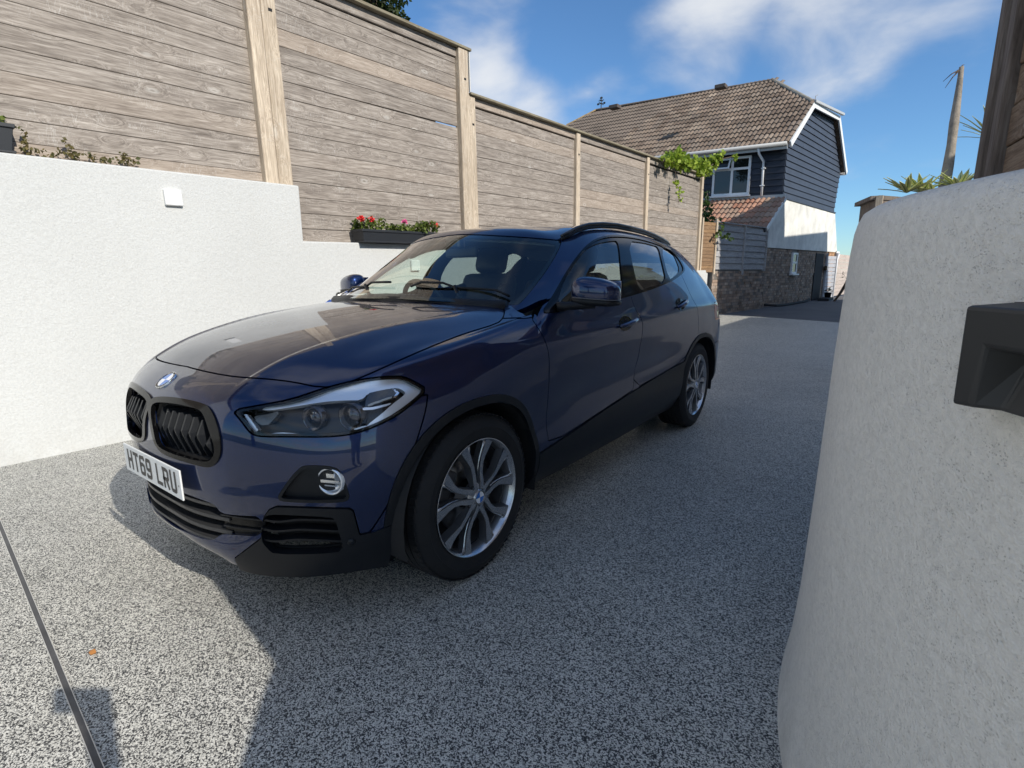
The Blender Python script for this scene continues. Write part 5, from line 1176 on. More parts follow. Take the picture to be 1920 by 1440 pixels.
# front upper wall with boards
FB = [(0, 3.40), (9.5, 3.40), (9.5, 5.05), (0, 5.05)]
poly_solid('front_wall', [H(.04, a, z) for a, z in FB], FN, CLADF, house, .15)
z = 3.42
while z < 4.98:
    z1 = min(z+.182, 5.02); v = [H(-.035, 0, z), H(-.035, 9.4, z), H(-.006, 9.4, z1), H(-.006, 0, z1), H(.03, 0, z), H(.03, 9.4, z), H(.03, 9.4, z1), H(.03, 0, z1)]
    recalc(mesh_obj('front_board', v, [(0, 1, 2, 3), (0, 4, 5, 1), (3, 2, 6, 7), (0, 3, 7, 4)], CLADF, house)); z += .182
wn = win(house, .985, 2.19, 3.56, 4.72, 'f', .07, (1.56,), (4.36,))
# opened top light
v = [H(-.08, 1.60, 4.38), H(-.08, 2.13, 4.38), H(-.08, 2.13, 4.66), H(-.08, 1.60, 4.66)]
ol = MB()
def obar(x0, x1, z0, z1, d0):
    dd = lambda z: .075+.14*(4.68-z)/.32
    vv = [H(-dd(z)-d, x, z) for d in (0, .035) for x, z in ((x0, z0), (x1, z0), (x1, z1), (x0, z1))]; return vv, [(4, 5, 6, 7), (3, 2, 1, 0), (0, 1, 5, 4), (1, 2, 6, 5), (2, 3, 7, 6), (3, 0, 4, 7)]
for q in ((1.60, 2.15, 4.36, 4.41), (1.60, 2.15, 4.63, 4.68), (1.60, 1.65, 4.41, 4.63), (2.10, 2.15, 4.41, 4.63)): ol.add(*obar(*q, 0))
recalc(ol.obj('open_top_light', UPVC, wn)); recalc(mesh_obj('pane', *obar(1.64, 2.11, 4.40, 4.64, 0), WGLASS, wn))
# roofs of interlocking tiles
ROOFM = mat('weathered_brown_tile', b_brick([(.13, .085, .062), (.20, .135, .10), (.26, .18, .135), (.17, .13, .105), (.31, .235, .18)]))
ROOFR = mat('red_brown_tile', b_brick([(.30, .13, .08), (.38, .19, .12), (.24, .13, .09), (.34, .22, .15)]))
def b_tile(cols, lich):
    def b(t, bs):
        q = NT(t); r_ = q.rand(); v = q.coord('Object'); w_ = q.n('ShaderNodeNewGeometry').outputs['Position']
        c = q.ramp(r_, [(i/(len(cols)-1), c_) for i, c_ in enumerate(cols)])
        c = q.mix(1, c, q.ramp(q.noise(w_, 1.1, 4, .6), [(.3, (.72, .72, .72)), (.7, (1.2, 1.2, 1.2))]), 'MULTIPLY')
        c = q.mix(q.rng(q.noise(w_, 14, 4, .7), .58, .70, 0, .6), c, lich)
        q.link(c, bs.inputs['Base Color']); setp(bs, rough=.9); q.bump(q.noise(v, 50, 4, .6), .4, .01, bs)
    return b
TILE = mat('brown_interlocking_tile', b_tile([(.115, .082, .060), (.175, .128, .095), (.23, .172, .128), (.15, .118, .095), (.29, .225, .17)], (.36, .33, .27, 1)))
TILER = mat('red_interlocking_tile', b_tile([(.36, .17, .11), (.45, .25, .17), (.29, .18, .13), (.38, .27, .20)], (.34, .30, .24, 1)))
def tile_mesh(w_, l_):
    xs = [0, .10, .20, .32, .44, .50, .60, .70, .82, .94, 1.0]; hs = [.010, .034, .042, .030, .004, .010, .034, .042, .030, .004, .010]
    v = [((x-.5)*w_, y, h*(1)+.0) for y in (0, l_) for x, h in zip(xs, hs)]; n = len(xs)
    v += [((x-.5)*w_, 0, h-.040) for x, h in zip(xs, hs)]
    f = [(i, i+1, n+i+1, n+i) for i in range(n-1)]+[(2*n+i, 2*n+i+1, i+1, i) for i in range(n-1)]
    me = bpy.data.meshes.new('roof_tile'); me.from_pydata(v, [], f); me.update(); return me, v, f
def tiled_roof(P00, P10, P01, P11, nu, nvv, m, parent, inside, limit, name='roof_tile'):
    """P00 eave right, P10 eave left, P01 top right, P11 top left; tiles laid in courses"""
    uv = (P10-P00).normalized(); wv = (P01-P00); wv = (wv-uv*wv.dot(uv)); nrm = uv.cross(wv).normalized()
    if nrm.z < 0: nrm = -nrm
    W_ = (P10-P00).length/nu; Lr = wv.length/nvv; wd = wv.normalized()
    me, v0, f0 = tile_mesh(W_*1.0, Lr*1.12); me.materials.append(m); cells = []
    for j in range(nvv):
        for i in range(nu):
            c = P00+uv*(W_*(i+.5))+wd*(Lr*j)
            if inside(c+wd*Lr*.5): q, z = proj(np.array(c)); cells.append((float(z), c))
    cells.sort(key=lambda k: k[0]); x = uv; y = (wd-nrm*.10).normalized(); zc = x.cross(y)
    if zc.z < 0: x = -x; zc = x.cross(y)
    Mr = Matrix(((x.x, y.x, zc.x), (x.y, y.y, zc.y), (x.z, y.z, zc.z)))
    for k, (z, c) in enumerate(cells[:limit]):
        o = bpy.data.objects.new(name, me); COL.objects.link(o); o.matrix_basis = Matrix.Translation(c+nrm*(.034+.004*rng.uniform(-1, 1))) @ (Mr @ Matrix.Rotation(rng.uniform(-.006, .006), 3, 'Z')).to_4x4(); put(o, parent)
    if len(cells) > limit:
        mb = MB()
        for z, c in cells[limit:]: mb.add([Mr @ Vector(q)+c+nrm*.034 for q in v0], f0)
        o = mb.obj('far_roof_tiles', m, parent); o['kind'] = 'stuff'
    return nrm
EA = -.42
P00, P10 = H(-.30, EA+.27, 4.93), H(-.30, 11.0, 4.93); RZ = 7.74; P01, P11 = H(3.15, EA+.27, RZ), H(3.15, 11.0, RZ)
rn = (P10-P00).cross(P01-P00).normalized()
V1 = ray_plane(1524, 191, P00, rn); RE = ray_plane(1450, 151, P00, rn); RL = ray_plane(1118, 207, P00, rn); HL = ray_plane(1062, 236, P00, rn); GL = P10
print('house', V1-HC, RE-HC, RL-HC)
slope = poly_solid('main_roof', [P00, V1, RE, RL, HL, P10], rn if rn.z > 0 else -rn, ROOFM, house, .06)
def in_poly3(poly, axu, axv):
    P2 = [((p-P00).dot(axu), (p-P00).dot(axv)) for p in poly]
    def f(c):
        x, y = (c-P00).dot(axu), (c-P00).dot(axv); r = False
        for (x0, y0), (x1, y1) in zip(P2, P2[1:]+P2[:1]):
            if (y0 > y) != (y1 > y) and x < (x1-x0)*(y-y0)/(y1-y0)+x0: r = not r
        return r
    return f
ax_u = (P10-P00).normalized(); ax_v = (P01-P00)-ax_u*((P01-P00).dot(ax_u)); ax_v.normalize()
tiled_roof(P00, P10, P01, P11, 38, 15, TILE, house, in_poly3([P00, V1, RE, RL, HL, P10], ax_u, ax_v), 300)
def ridge(A, B, m, parent, r_=.085, n_=None, name='ridge_tile'):
    A, B = Vector(A), Vector(B); L_ = (B-A).length; n_ = n_ or max(1, int(L_/.42)); d = (B-A)/n_
    s_ = d.normalized().cross(Vector((0, 0, 1))).normalized(); up = s_.cross(d.normalized())
    for k in range(n_):
        p, q = A+d*k, A+d*(k+.97); v = []
        for c, rr_ in ((p, r_), (q, r_*.93)):
            for a_ in np.linspace(-.15, math.pi+.15, 7): v.append(c+s_*math.cos(a_)*rr_+up*math.sin(a_)*rr_*.8)
        mesh_obj(name, v, [(i, i+1, i+8, i+7) for i in range(6)]+[tuple(range(7)), tuple(range(13, 6, -1))], m, parent)
ridge(RE, RL, TILE, house); ridge(RE, V1, varied('lichened_hip_tile', (.26, .24, .20), .9, .3, 6, .4, 30), house); ridge(RL, HL, mat('ochre_lichen_tile', b_brick([(.36, .24, .12), (.42, .30, .14), (.3, .22, .14)])), house)
# half hip and far slope
V2 = H(4.60, -.15, 6.55); EV2 = H(WE+.30, -.15, 4.96)
poly_solid('half_hip', [V1, V2, RE], Vector((.7, 0, .7)), ROOFM, house, .06)
FR = H(3.15, 11, RZ+.0); poly_solid('far_roof', [RE, V2, EV2, H(WE+.30, 8.6, 4.96), RL], Vector((0, .7, .7)), ROOFM, house, .06)
def plank(A, B, w_, t_, m, parent, name, nrm=GN, up=Vector((0, 0, 1))):
    A, B = Vector(A), Vector(B); d = (B-A).normalized(); u_ = nrm.cross(d).normalized(); u_ = u_ if u_.dot(up) > 0 else -u_
    v = [P+u_*a_*w_+nrm*b_*t_ for P in (A, B) for a_, b_ in ((0, 0), (-1, 0), (-1, 1), (0, 1))]
    return recalc(mesh_obj(name, v, [(0, 1, 2, 3), (7, 6, 5, 4), (0, 4, 5, 1), (1, 5, 6, 2), (2, 6, 7, 3), (3, 7, 4, 0)], m, parent))
WB = simple('white_barge_board', (.76, .77, .76), .5)
plank(P00+Vector((0, 0, .02)), V1+Vector((0, 0, -.02)), .17, .05, WB, house, 'barge_board')
plank(V1+Vector((0, 0, -.02)), V2, .14, .05, WB, house, 'barge_board'); plank(V2+Vector((0, 0, .02)), EV2, .17, .05, WB, house, 'barge_board')
plank(V1+GN*.02+Vector((0, 0, .05)), V2+GN*.1+Vector((0, 0, .08)), .07, .08, GUT, house, 'hip_gutter')
# eaves gutter, fascia and downpipe
MB().tube([H(-.36, -.10, 4.90), H(-.36, 10.5, 4.90)], .062, 10).obj('gutter', GUT, house, True)
plank(H(-.28, -.12, 4.92), H(-.28, 10.5, 4.92), .16, .03, GUT, house, 'fascia', FN)
MB().tube([H(-.34, .70, 4.86), H(-.30, .68, 4.70), H(-.10, .60, 4.50), H(-.09, .60, 4.3), H(-.09, .58, 3.50)], .036, 8).obj('downpipe', UPVC, house, True)
for z in (4.3, 3.8): MB().box(H(-.09, .59, z), (.12, .08, .03)).obj('pipe_clip', UPVC, house)
MB().tube([H(WE+.36, -.12, 4.90), H(WE+.36, 3, 4.90)], .062, 10).obj('gutter', UPVC, house, True)
MB().tube([H(7.05, -.1, 1.95), H(7.05, 1.5, 1.95)], .06, 8).obj('gutter', UPVC, house, True); MB().tube([H(6.95, -.12, 1.9), H(6.75, -.12, 1.7), H(6.7, -.12, .2)], .035, 8).obj('downpipe', UPVC, house, True)
# lean-to tiled roof over the ground floor front
Q00, Q10, Q01, Q11 = H(-1.42, -.10, 2.44), H(-1.42, 7.0, 2.44), H(-.02, -.10, 3.42), H(-.02, 7.0, 3.42)
qn_ = (Q10-Q00).cross(Q01-Q00).normalized(); qn_ = qn_ if qn_.z > 0 else -qn_
poly_solid('lean_to_roof', [Q00, Q10, Q11, Q01], qn_, ROOFR, house, .05)
tiled_roof(Q00, Q10, Q01, Q11, 24, 6, TILER, house, lambda c: True, 300)
plank(Q01+Vector((0, 0, .10)), Q11+Vector((0, 0, .10)), .10, .02, GUT, house, 'lead_flashing', FN)
plank(Q00+Vector((0, 0, .03)), Q01+Vector((0, 0, .03)), .10, .03, WB, house, 'barge_board')
MB().tube([H(-1.46, -.1, 2.40), H(-1.46, 6.5, 2.40)], .055, 8).obj('gutter', CLADF, house, True)
# weather vane and small vents on the ridge
vb = Vector(depth_pt(1127, 206, 18.3)); vane = MB(); vane.tube([vb, vb+Vector((0, 0, .42))], .016, 6); 
for z_, l_ in ((.20, .16), (.30, .10)): vane.tube([vb+Vector((-l_, 0, z_)), vb+Vector((l_, 0, z_))], .013, 5); vane.tube([vb+Vector((0, -l_, z_)), vb+Vector((0, l_, z_))], .013, 5)
vane.box(vb+Vector((-.12, 0, .20)), (.06, .02, .06)); vane.box(vb+Vector((.12, 0, .20)), (.06, .02, .06)); vane.box(vb+Vector((0, 0, .38)), (.09, .02, .05)); vane.obj('weather_vane', simple('dark_iron', (.03, .032, .03), .6), house)
for (u, v_, d_) in ((1352, 163, 17.3), (1153, 201, 18.2)): MB().box(depth_pt(u, v_, d_), (.34, .3, .12), None, .02).obj('ridge_vent', varied('vent_brown', (.10, .08, .07), .8), house)
pf_ = MB(); 
for (u, v_, d_) in ((1529, 183, 17.0), (1576, 218, 19.0)):
    c = Vector(depth_pt(u, v_, d_)); MB().tube([c+Vector((0, 0, -.12)), c+Vector((0, 0, .05)), c+Vector((.05, .06, .09))], .010, 5).obj('roof_finial', simple('finial_grey', (.3, .3, .28), .6), house)
# ---- things at the foot of the house
o = MB().tube([H(-.98, -.1, .25, False), H(-.6, -.3, .22, False), H(.2, -.32, .20, False), H(1.2, -.30, .215, False), H(2.6, -.22, .21, False), H(3.6, -.1, .24, False)], .035, 8).obj('black_hose', RUBBER); tag(o, 'black corrugated hose lying along the foot of the brick wall', 'hose')
gt = empty('pale_gate', H(5.6, -.5, 0, False), 'narrow pale grey louvred gate beside the dark doorway of the house', 'gate')
ga, gb = Vector(depth_pt(1541, 566, 20.5)), Vector(depth_pt(1559, 566, 20.9)); ga.z = gb.z = .20; gd_ = (gb-ga)
for k in range(11):
    z0 = .22+k*.145; v = [ga+Vector((0, 0, z0-.2)), gb+Vector((0, 0, z0-.2)), gb+Vector((0, 0, z0-.07)), ga+Vector((0, 0, z0-.07))]; v2 = [p+Vector((.01, .03, 0)) for p in v]
    recalc(mesh_obj('slat', v+v2, [(0, 1, 2, 3), (7, 6, 5, 4), (0, 4, 5, 1), (1, 5, 6, 2), (2, 6, 7, 3), (3, 7, 4, 0)], varied('pale_grey_wood', (.42, .43, .46), .8, .15, 6), gt))
for p in (ga, gb): MB().box(p+Vector((0, .02, .84)), (.06, .06, 1.75)).obj('gate_post', MATS['pale_grey_wood'], gt)
pt = Vector(depth_pt(1551, 562, 20.0)); pt.z = .18
pot = MB().lathe([(0, 0), (.09, 0), (.12, .24), (.13, .24), (.13, .27), (.10, .27), (.09, .22)], Matrix.Translation(pt), 16).obj('plant_pot', DARK, None, True); tag(pot, 'small black pot with a dark plant at the foot of the pale gate', 'plant pot')
leafy('pot_plant', [(40, pt+Vector((0, 0, .36)), (.11, .11, .10), .09)], LEAFD, pot, 11)
ff = empty('far_fence', (0, 27, 1), 'sunlit pale pinkish board fence closing the far end of the lane', 'fence')
fa, fb = Vector(depth_pt(1556, 560, 21.5)), Vector(depth_pt(1640, 560, 31)); fa.z = fb.z = .18
for k in range(11):
    z0 = .04+k*.155
    for (t0, t1) in ((0, .28), (.30, .60), (.62, 1.0)):
        A, B = fa+(fb-fa)*t0, fa+(fb-fa)*t1; A = A+Vector((0, 0, z0)); B = B+Vector((0, 0, z0)); v = [A, B, B+Vector((0, .01, .147)), A+Vector((0, .01, .147))]; v2 = [p+Vector((0, .04, 0)) for p in v]
        recalc(mesh_obj('board', v+v2, [(0, 1, 2, 3), (7, 6, 5, 4), (0, 4, 5, 1), (1, 5, 6, 2), (2, 6, 7, 3), (3, 7, 4, 0)], mat('bleached_board', b_wood((.42, .36, .33), (.55, .48, .44), (.66, .59, .55), (.5, .4, .35), False)), ff))
for t in (0, .29, .61, 1): c = fa+(fb-fa)*t; MB().box(c+Vector((0, -.05, .92)), (.10, .10, 1.85)).obj('post', simple('far_post', (.26, .23, .20), .8), ff)
br = empty('leaning_branch', depth_pt(1585, 545, 19), 'bare dark branch leaning across the far fence beside the right wall', 'branch')
MB().tube([depth_pt(1560, 570, 19), depth_pt(1574, 552, 19), depth_pt(1588, 530, 18.8), depth_pt(1596, 508, 18.5)], [.03, .045, .06, .05], 7).obj('stem', STEM, br, True)
MB().tube([depth_pt(1590, 520, 18.8), depth_pt(1599, 500, 18.6), depth_pt(1603, 492, 18.6)], [.05, .04, .03], 7).obj('branch_stub', simple('pale_bark', (.35, .31, .27), .8), br, True)
leafy('twigs', [(30, depth_pt(1592, 515, 18.7), (.25, .25, .3), .12, .2)], STEM, br, 12)['kind'] = 'stuff'
tuft = leafy('grass_tuft', [(160, depth_pt(1585, 573, 19.5), (.7, .5, .08), .10, .15)], LEAFA, None, 13); tag(tuft, None, None, None, 'stuff')

# ================================================================ RIGHT BOUNDARY
curve = [(3.9, -1.05), (3.3, -.80), (2.85, -.46), (2.55, -.16), (2.34, .12), (2.19, .36), (2.085, .60), (2.025, .85), (2.005, 1.10), (2.03, 1.45), (2.10, 2.0), (2.18, 3.0), (2.22, 5.0), (2.3, 9.0), (2.5, 13.0)]
cc = crs(np.array([(x, y, 0) for x, y in curve]), 12)[:, :2]; tg = np.gradient(cc, axis=0); tg /= np.linalg.norm(tg, axis=1)[:, None]; on = np.stack([-tg[:, 1], tg[:, 0]], 1)
if (on[60]@(np.array([0, 1])-cc[60])) < 0 and on[60][0] > 0: on = -on
if on[60][0] > 0: on = -on
WT = 1.318; prof = [(.028, -.1), (.022, .02), (.008, .12), (-.004, .30), (-.012, .6), (-.020, 1.0), (-.028, 1.20), (-.032, 1.26), (-.037, WT-.034), (-.046, WT-.012), (-.062, WT-.001), (-.085, WT), (-.30, WT), (-.36, WT-.02), (-.38, WT-.1), (-.38, -.1)]
V = []; hgt = []
for i, (c, o_) in enumerate(zip(cc, on)):
    rise = .03*np.clip((c[1]-.2)/1.2, -.5, 1)+.028
    for (d_, z_) in prof: V.append((c[0]+o_[0]*d_, c[1]+o_[1]*d_, z_+(rise if z_ > 1.1 else 0)))
n = len(prof); F = [(i*n+k, i*n+k+1, (i+1)*n+k+1, (i+1)*n+k) for i in range(len(cc)-1) for k in range(n-1)]
rw = recalc(mesh_obj('curved_wall', V, F, WHITE2, None, True)); auto_smooth(rw, 45); tag(rw, 'shaded curved white roughcast wall filling the right side of the picture', 'wall')
def near_curve(az):
    d = np.degrees(np.arctan2(cc[:, 0]-CAM_P[0], cc[:, 1]-CAM_P[1])); k = [i for i in range(30, len(cc)) if cc[i, 1] < 1.1]; i = min(k, key=lambda i: abs(d[i]-az)); return i
i = near_curve(10.1); Lc = Vector((*cc[i], 0)); Lt = Vector((*tg[i], 0)); Ln = Vector((*on[i], 0)); Ldep = (Lc-Vector(CAM_P)).dot(Vector(CF)); print('lamp', i, Lc, Ldep)
# black bulkhead brick light: sloping hood with a recess that throws light down
def lamp_pt(x, z, d): return Lc-Lt*x+Ln*(d-.02)+Vector((0, 0, z))   # x to the right when seen from the drive
lamp = empty('bulkhead_light', lamp_pt(0, 1.12, 0), 'black hooded bulkhead light on the curved white wall at the right edge', 'wall light')
LB = simple('black_cast_aluminium', (.040, .041, .042), .55)
zc, hw_ = 1.116, .118
def outline(s_, dz=0):
    q = []
    for (x, z) in ((-1, -.052), (-.90, .048), (.90, .048), (1, -.052)): q.append((x*hw_*s_, zc+z*s_+dz))
    return q
bmv = bmesh.new()
fr_ = [(-hw_, zc-.068), (-hw_+.018, zc+.062), (hw_-.018, zc+.062), (hw_, zc-.068)]
bk = [lamp_pt(x, z, 0) for x, z in fr_]; ft_ = [lamp_pt(x*.93, (z if z > zc else z), .062 if z > zc else .050) for x, z in fr_]
ftop = [lamp_pt(x*.96, z-.004, .066 if z > zc else .050) for x, z in fr_]
# recessed lower window in the face
wi_ = [(-.084, zc-.068), (-.066, zc+.010), (.066, zc+.010), (.084, zc-.068)]
def fd_(z): return .050+.016*(z-(zc-.068))/.130
wf = [lamp_pt(x, z, fd_(z)) for x, z in wi_]; wb = [lamp_pt(-.060, zc-.068, .030), lamp_pt(-.050, zc+.000, .012), lamp_pt(.050, zc+.000, .012), lamp_pt(.060, zc-.068, .030)]
vs = [bmv.verts.new(p) for p in bk+ftop+wf+wb]; B_, T_, W_, K_ = vs[0:4], vs[4:8], vs[8:12], vs[12:16]
for q in ((B_[0], B_[1], T_[1], T_[0]), (B_[1], B_[2], T_[2], T_[1]), (B_[2], B_[3], T_[3], T_[2]), (T_[0], T_[1], W_[1], W_[0]), (T_[1], T_[2], W_[2], W_[1]), (T_[2], T_[3], W_[3], W_[2]),
          (W_[0], W_[1], K_[1], K_[0]), (W_[1], W_[2], K_[2], K_[1]), (W_[2], W_[3], K_[3], K_[2]), (K_[0], K_[1], K_[2], K_[3]), (B_[0], T_[0], W_[0], K_[0]), (B_[3], K_[3], W_[3], T_[3]), (B_[0], K_[0], K_[3], B_[3])): bmv.faces.new(q)
bmesh.ops.recalc_face_normals(bmv, faces=bmv.faces[:]); me = bpy.data.meshes.new('lamp_body'); bmv.to_mesh(me); bmv.free(); me.materials.append(LB); o = bpy.data.objects.new('lamp_body', me); COL.objects.link(o); put(o, lamp); bevel(o, .0045, 2, 20)
o = mesh_obj('back_plate', [lamp_pt(x*.97, z, d) for d in (-.004, .008) for x, z in fr_], [(0, 1, 2, 3), (7, 6, 5, 4), (0, 4, 5, 1), (1, 5, 6, 2), (2, 6, 7, 3), (3, 7, 4, 0)], LB, lamp); recalc(o)
# timber screen standing on that wall
F0, F1 = Vector((2.36, 2.45, 0)), Vector((2.78, -.26, 0)); fd = (F1-F0); FLn = fd.length; fd.normalize(); fnn = Vector((fd.y, -fd.x, 0))
if fnn.x > 0: fnn = -fnn
rf = empty('timber_screen', (F0+F1)/2+Vector((0, 0, 1.3)), 'tall brown timber screen with grooved posts on top of the curved wall', 'fence')
def fbox(name, t0, t1, o0, o1, z0, z1, m, parent=rf, ch=.004):
    c = F0+fd*((t0+t1)/2)+fnn*((o0+o1)/2); c.z = (z0+z1)/2; M = Matrix(((fnn.x, fd.x, 0), (fnn.y, fd.y, 0), (0, 0, 1)))
    b = MB().box((0, 0, 0), (abs(o1-o0), t1-t0, z1-z0), None, ch); o = mesh_obj(name, b.v, b.f, m); o.matrix_basis = Matrix.Translation(c) @ M.to_4x4(); put(o, parent); return o
WOODW = mat('brown_screen_board', b_wood((.16, .11, .075), (.28, .205, .145), (.38, .30, .22), (.3, .2, .14), True))
fbox('post', -.03, .035, -.045, .020, 1.2, 2.92, DARKPOST); fbox('post_rib', .04, .052, -.03, .028, 1.2, 2.92, DARKPOST); fbox('post_rib', .058, .070, -.03, .034, 1.2, 2.92, DARKPOST)
fbox('post', .078, .165, -.04, .050, 1.2, 2.92, DARKPOST, ch=.02); fbox('post', .185, .275, -.03, .040, 1.2, 2.92, DARKPOST, ch=.012)
z = 1.25; k = 0
while z < 2.86:
    fbox('board', .28, FLn-.07, -.02+.004*(k % 2), .004+.004*(k % 2), z, z+.138, WOODW); z += .142; k += 1
fbox('post', FLn-.07, FLn, -.04, .05, 1.2, 2.92, DARKPOST, ch=.01); fbox('cap', -.05, FLn+.02, -.06, .06, 2.92, 2.95, DARKPOST)
print('yucca y', depth_pt(1700, 362, 5.0), depth_pt(1796, 355, 4.9))
# timber planter with spiky yuccas, and the dead stem standing in it
pc = [Vector(depth_pt(1622, 372, 5.0)), Vector(depth_pt(1650, 371, 4.55)), Vector(depth_pt(1830, 345, 5.0))]
for p in pc: p.z = 0
zt_ = depth_pt(1650, 370, 4.55)[2]
def vplank(A, B, z0, z1, th, m, parent, name):
    d = (B-A).normalized(); n_ = Vector((d.y, -d.x, 0))*th; v = [p+Vector((0, 0, z)) for z in (z0, z1) for p in (A, B, B+n_, A+n_)]
    return recalc(mesh_obj(name, v, [(0, 1, 2, 3), (7, 6, 5, 4), (0, 4, 5, 1), (1, 5, 6, 2), (2, 6, 7, 3), (3, 7, 4, 0)], m, parent))
pl = empty('timber_planter', pc[1]+Vector((0, 0, 1.3)), 'brown timber raised planter above the curved wall holding yuccas', 'planter')
A_, B_2, C_2 = pc
for k in range(4):
    z1 = zt_-.02-k*.15; vplank(A_, B_2, z1-.145, z1, .03, DARKPOST, pl, 'side_board'); vplank(B_2, C_2, z1-.145, z1, -.03, DARKPOST, pl, 'side_board')
vplank(A_-Vector((.01, .01, 0)), B_2, zt_-.02, zt_+.015, .07, DARKPOST, pl, 'top_rail'); vplank(B_2-Vector((.0, .02, 0)), C_2, zt_-.02, zt_+.015, -.08, DARKPOST, pl, 'top_rail')
MB().box(B_2+Vector((.0, -.03, zt_-.30)), (.05, .05, .62)).obj('corner_post', POST, pl); MB().box(B_2+Vector((.13, -.01, zt_-.32)), (.05, .06, .58)).obj('corner_post', DARKPOST, pl)
soil = mesh_obj('soil', [p+Vector((0, 0, zt_-.06)) for p in (A_+Vector((.0, .1, 0)), B_2+Vector((.05, .05, 0)), C_2, C_2+Vector((.3, 1.2, 0)), A_+Vector((.3, 1.2, 0)))], [(0, 1, 2, 3, 4)], varied('dark_soil', (.04, .03, .02), .95), pl)
def b_yucca(t, bs):
    q = NT(t); u = q.n('ShaderNodeAttribute', attribute_name='side').outputs['Fac']
    c = q.ramp(u, [(0, (.72, .72, .38)), (.38, (.58, .62, .26)), (.44, (.12, .20, .07)), (.56, (.12, .20, .07)), (.62, (.58, .62, .26)), (1, (.72, .72, .38))]); q.link(c, bs.inputs['Base Color']); setp(bs, rough=.45)
YUC = mat('variegated_yucca_leaf', b_yucca)
def yucca(c, n, ln, seed, lab, up=.5):
    r_ = np.random.default_rng(seed); V = []; F = []; S_ = []
    for k in range(n):
        az = 2*math.pi*k/n+r_.uniform(-.3, .3); el = r_.uniform(.15, 1.45)*up+up*.35; L_ = ln*r_.uniform(.7, 1.1); d = Vector((math.cos(az)*math.cos(el), math.sin(az)*math.cos(el), math.sin(el))); s_ = d.cross(Vector((0, 0, 1))).normalized(); b = len(V)
        for j, (t, w_) in enumerate(((0, .7), (.3, 1.), (.65, .75), (1, .02))):
            p = Vector(c)+d*L_*t+Vector((0, 0, -.10*L_*t*t)); h_ = .025*w_
            for x, a_ in ((-1, 0), (0, .5), (1, 1)): V.append(p+s_*h_*x+Vector((0, 0, .006*abs(x)))); S_.append(a_)
        for j in range(3):
            for x in range(2): F.append((b+3*j+x, b+3*j+x+1, b+3*j+3+x+1, b+3*j+3+x))
    o = mesh_obj('yucca', V, F, YUC); at_ = o.data.attributes.new('side', 'FLOAT', 'POINT'); at_.data.foreach_set('value', S_); tag(o, lab, 'yucca', 'yuccas in the timber planter'); return o
for (u, v_, d_, n, ln, sd, lab) in ((1700, 362, 5.0, 20, .26, 1, 'widest variegated yucca rosette, at the left of the timber planter'), (1727, 362, 5.05, 18, .27, 2, 'upright yucca just left of the dead stem in the planter'), (1750, 364, 4.9, 12, .20, 3, 'small dark spiky yucca at the foot of the dead stem'), (1796, 355, 4.9, 20, .26, 4, 'yucca between the dead stem and the timber screen')):
    yucca(depth_pt(u, v_, d_), n, ln, sd, lab)
y5 = yucca(depth_pt(1862, 262, 5.6), 26, .46, 5, 'taller yucca whose leaf tips poke out past the timber screen', .75); MB().tube([depth_pt(1862, 262, 5.6), Vector(depth_pt(1862, 262, 5.6))*Vector((1, 1, 0)).x if False else Vector((depth_pt(1862, 262, 5.6)[0], depth_pt(1862, 262, 5.6)[1], 1.4))], .04, 8).obj('yucca_stem', STEM, y5)
ds = empty('dead_stem', depth_pt(1765, 370, 5.1), 'bare dead cabbage palm stem standing up from the planter against the sky', 'dead trunk')
MB().tube([depth_pt(1762, 385, 5.1), depth_pt(1770, 352, 5.1), depth_pt(1778, 310, 5.1), depth_pt(1784, 270, 5.1), depth_pt(1789, 230, 5.1), depth_pt(1796, 180, 5.1), depth_pt(1800, 150, 5.1), depth_pt(1803, 126, 5.1)], [.056, .050, .045, .038, .040, .030, .024, .020], 12).obj('trunk', varied('grey_palm_bark', (.30, .26, .21), .9, .35, 12, .6, 60), ds, True)
for (u, v_) in ((1768, 153), (1772, 165), (1808, 121), (1790, 140)):
    MB().tube([depth_pt(1801, 130, 5.1), depth_pt((1801+u)/2, (128+v_)/2-2, 5.1), depth_pt(u, v_, 5.15)], [.008, .005, .002], 5).obj('dead_leaf', STEM, ds)

# ================================================================ TREES AND NEIGHBOURS
def tree(name, base, h, cr_, lab, n, seed, size, cz=.72):
    t = empty(name, base, lab, 'tree'); r_ = np.random.default_rng(seed); base = Vector(base); top = base+Vector((0, 0, h*cz))
    MB().tube([base, base+Vector((.05, .03, h*.3)), base+Vector((-.05, .08, h*.6)), top], [h*.028, h*.022, h*.016, h*.006], 10).obj('trunk', STEM, t, True)
    cl = []; lb = MB()
    for k in range(26):
        d = r_.normal(size=3); d /= np.linalg.norm(d); c = np.array(top)+d*np.array(cr_)*r_.uniform(.35, .85); rr_ = min(cr_)*r_.uniform(.28, .42)
        cl.append((n//26, c, (rr_, rr_, rr_*.75), size, .5)); lb.tube([base+Vector((0, 0, h*r_.uniform(.35, .6))), (Vector(c)+top)/2, Vector(c)], [h*.008, h*.005, h*.002], 5)
    lb.obj('limb', STEM, t); o = leafy('crown', cl, LEAFD, t, seed); o['kind'] = 'stuff'; return t
tp = Vector(depth_pt(690, -30, 10.5)); tree('garden_tree', (tp.x-.3, tp.y, 0), 8.6, (1.35, 1.35, 1.35), 'dark green tree showing above the top edge of the timber fence', 9000, 21, .11, (tp.z+.1)/8.6)
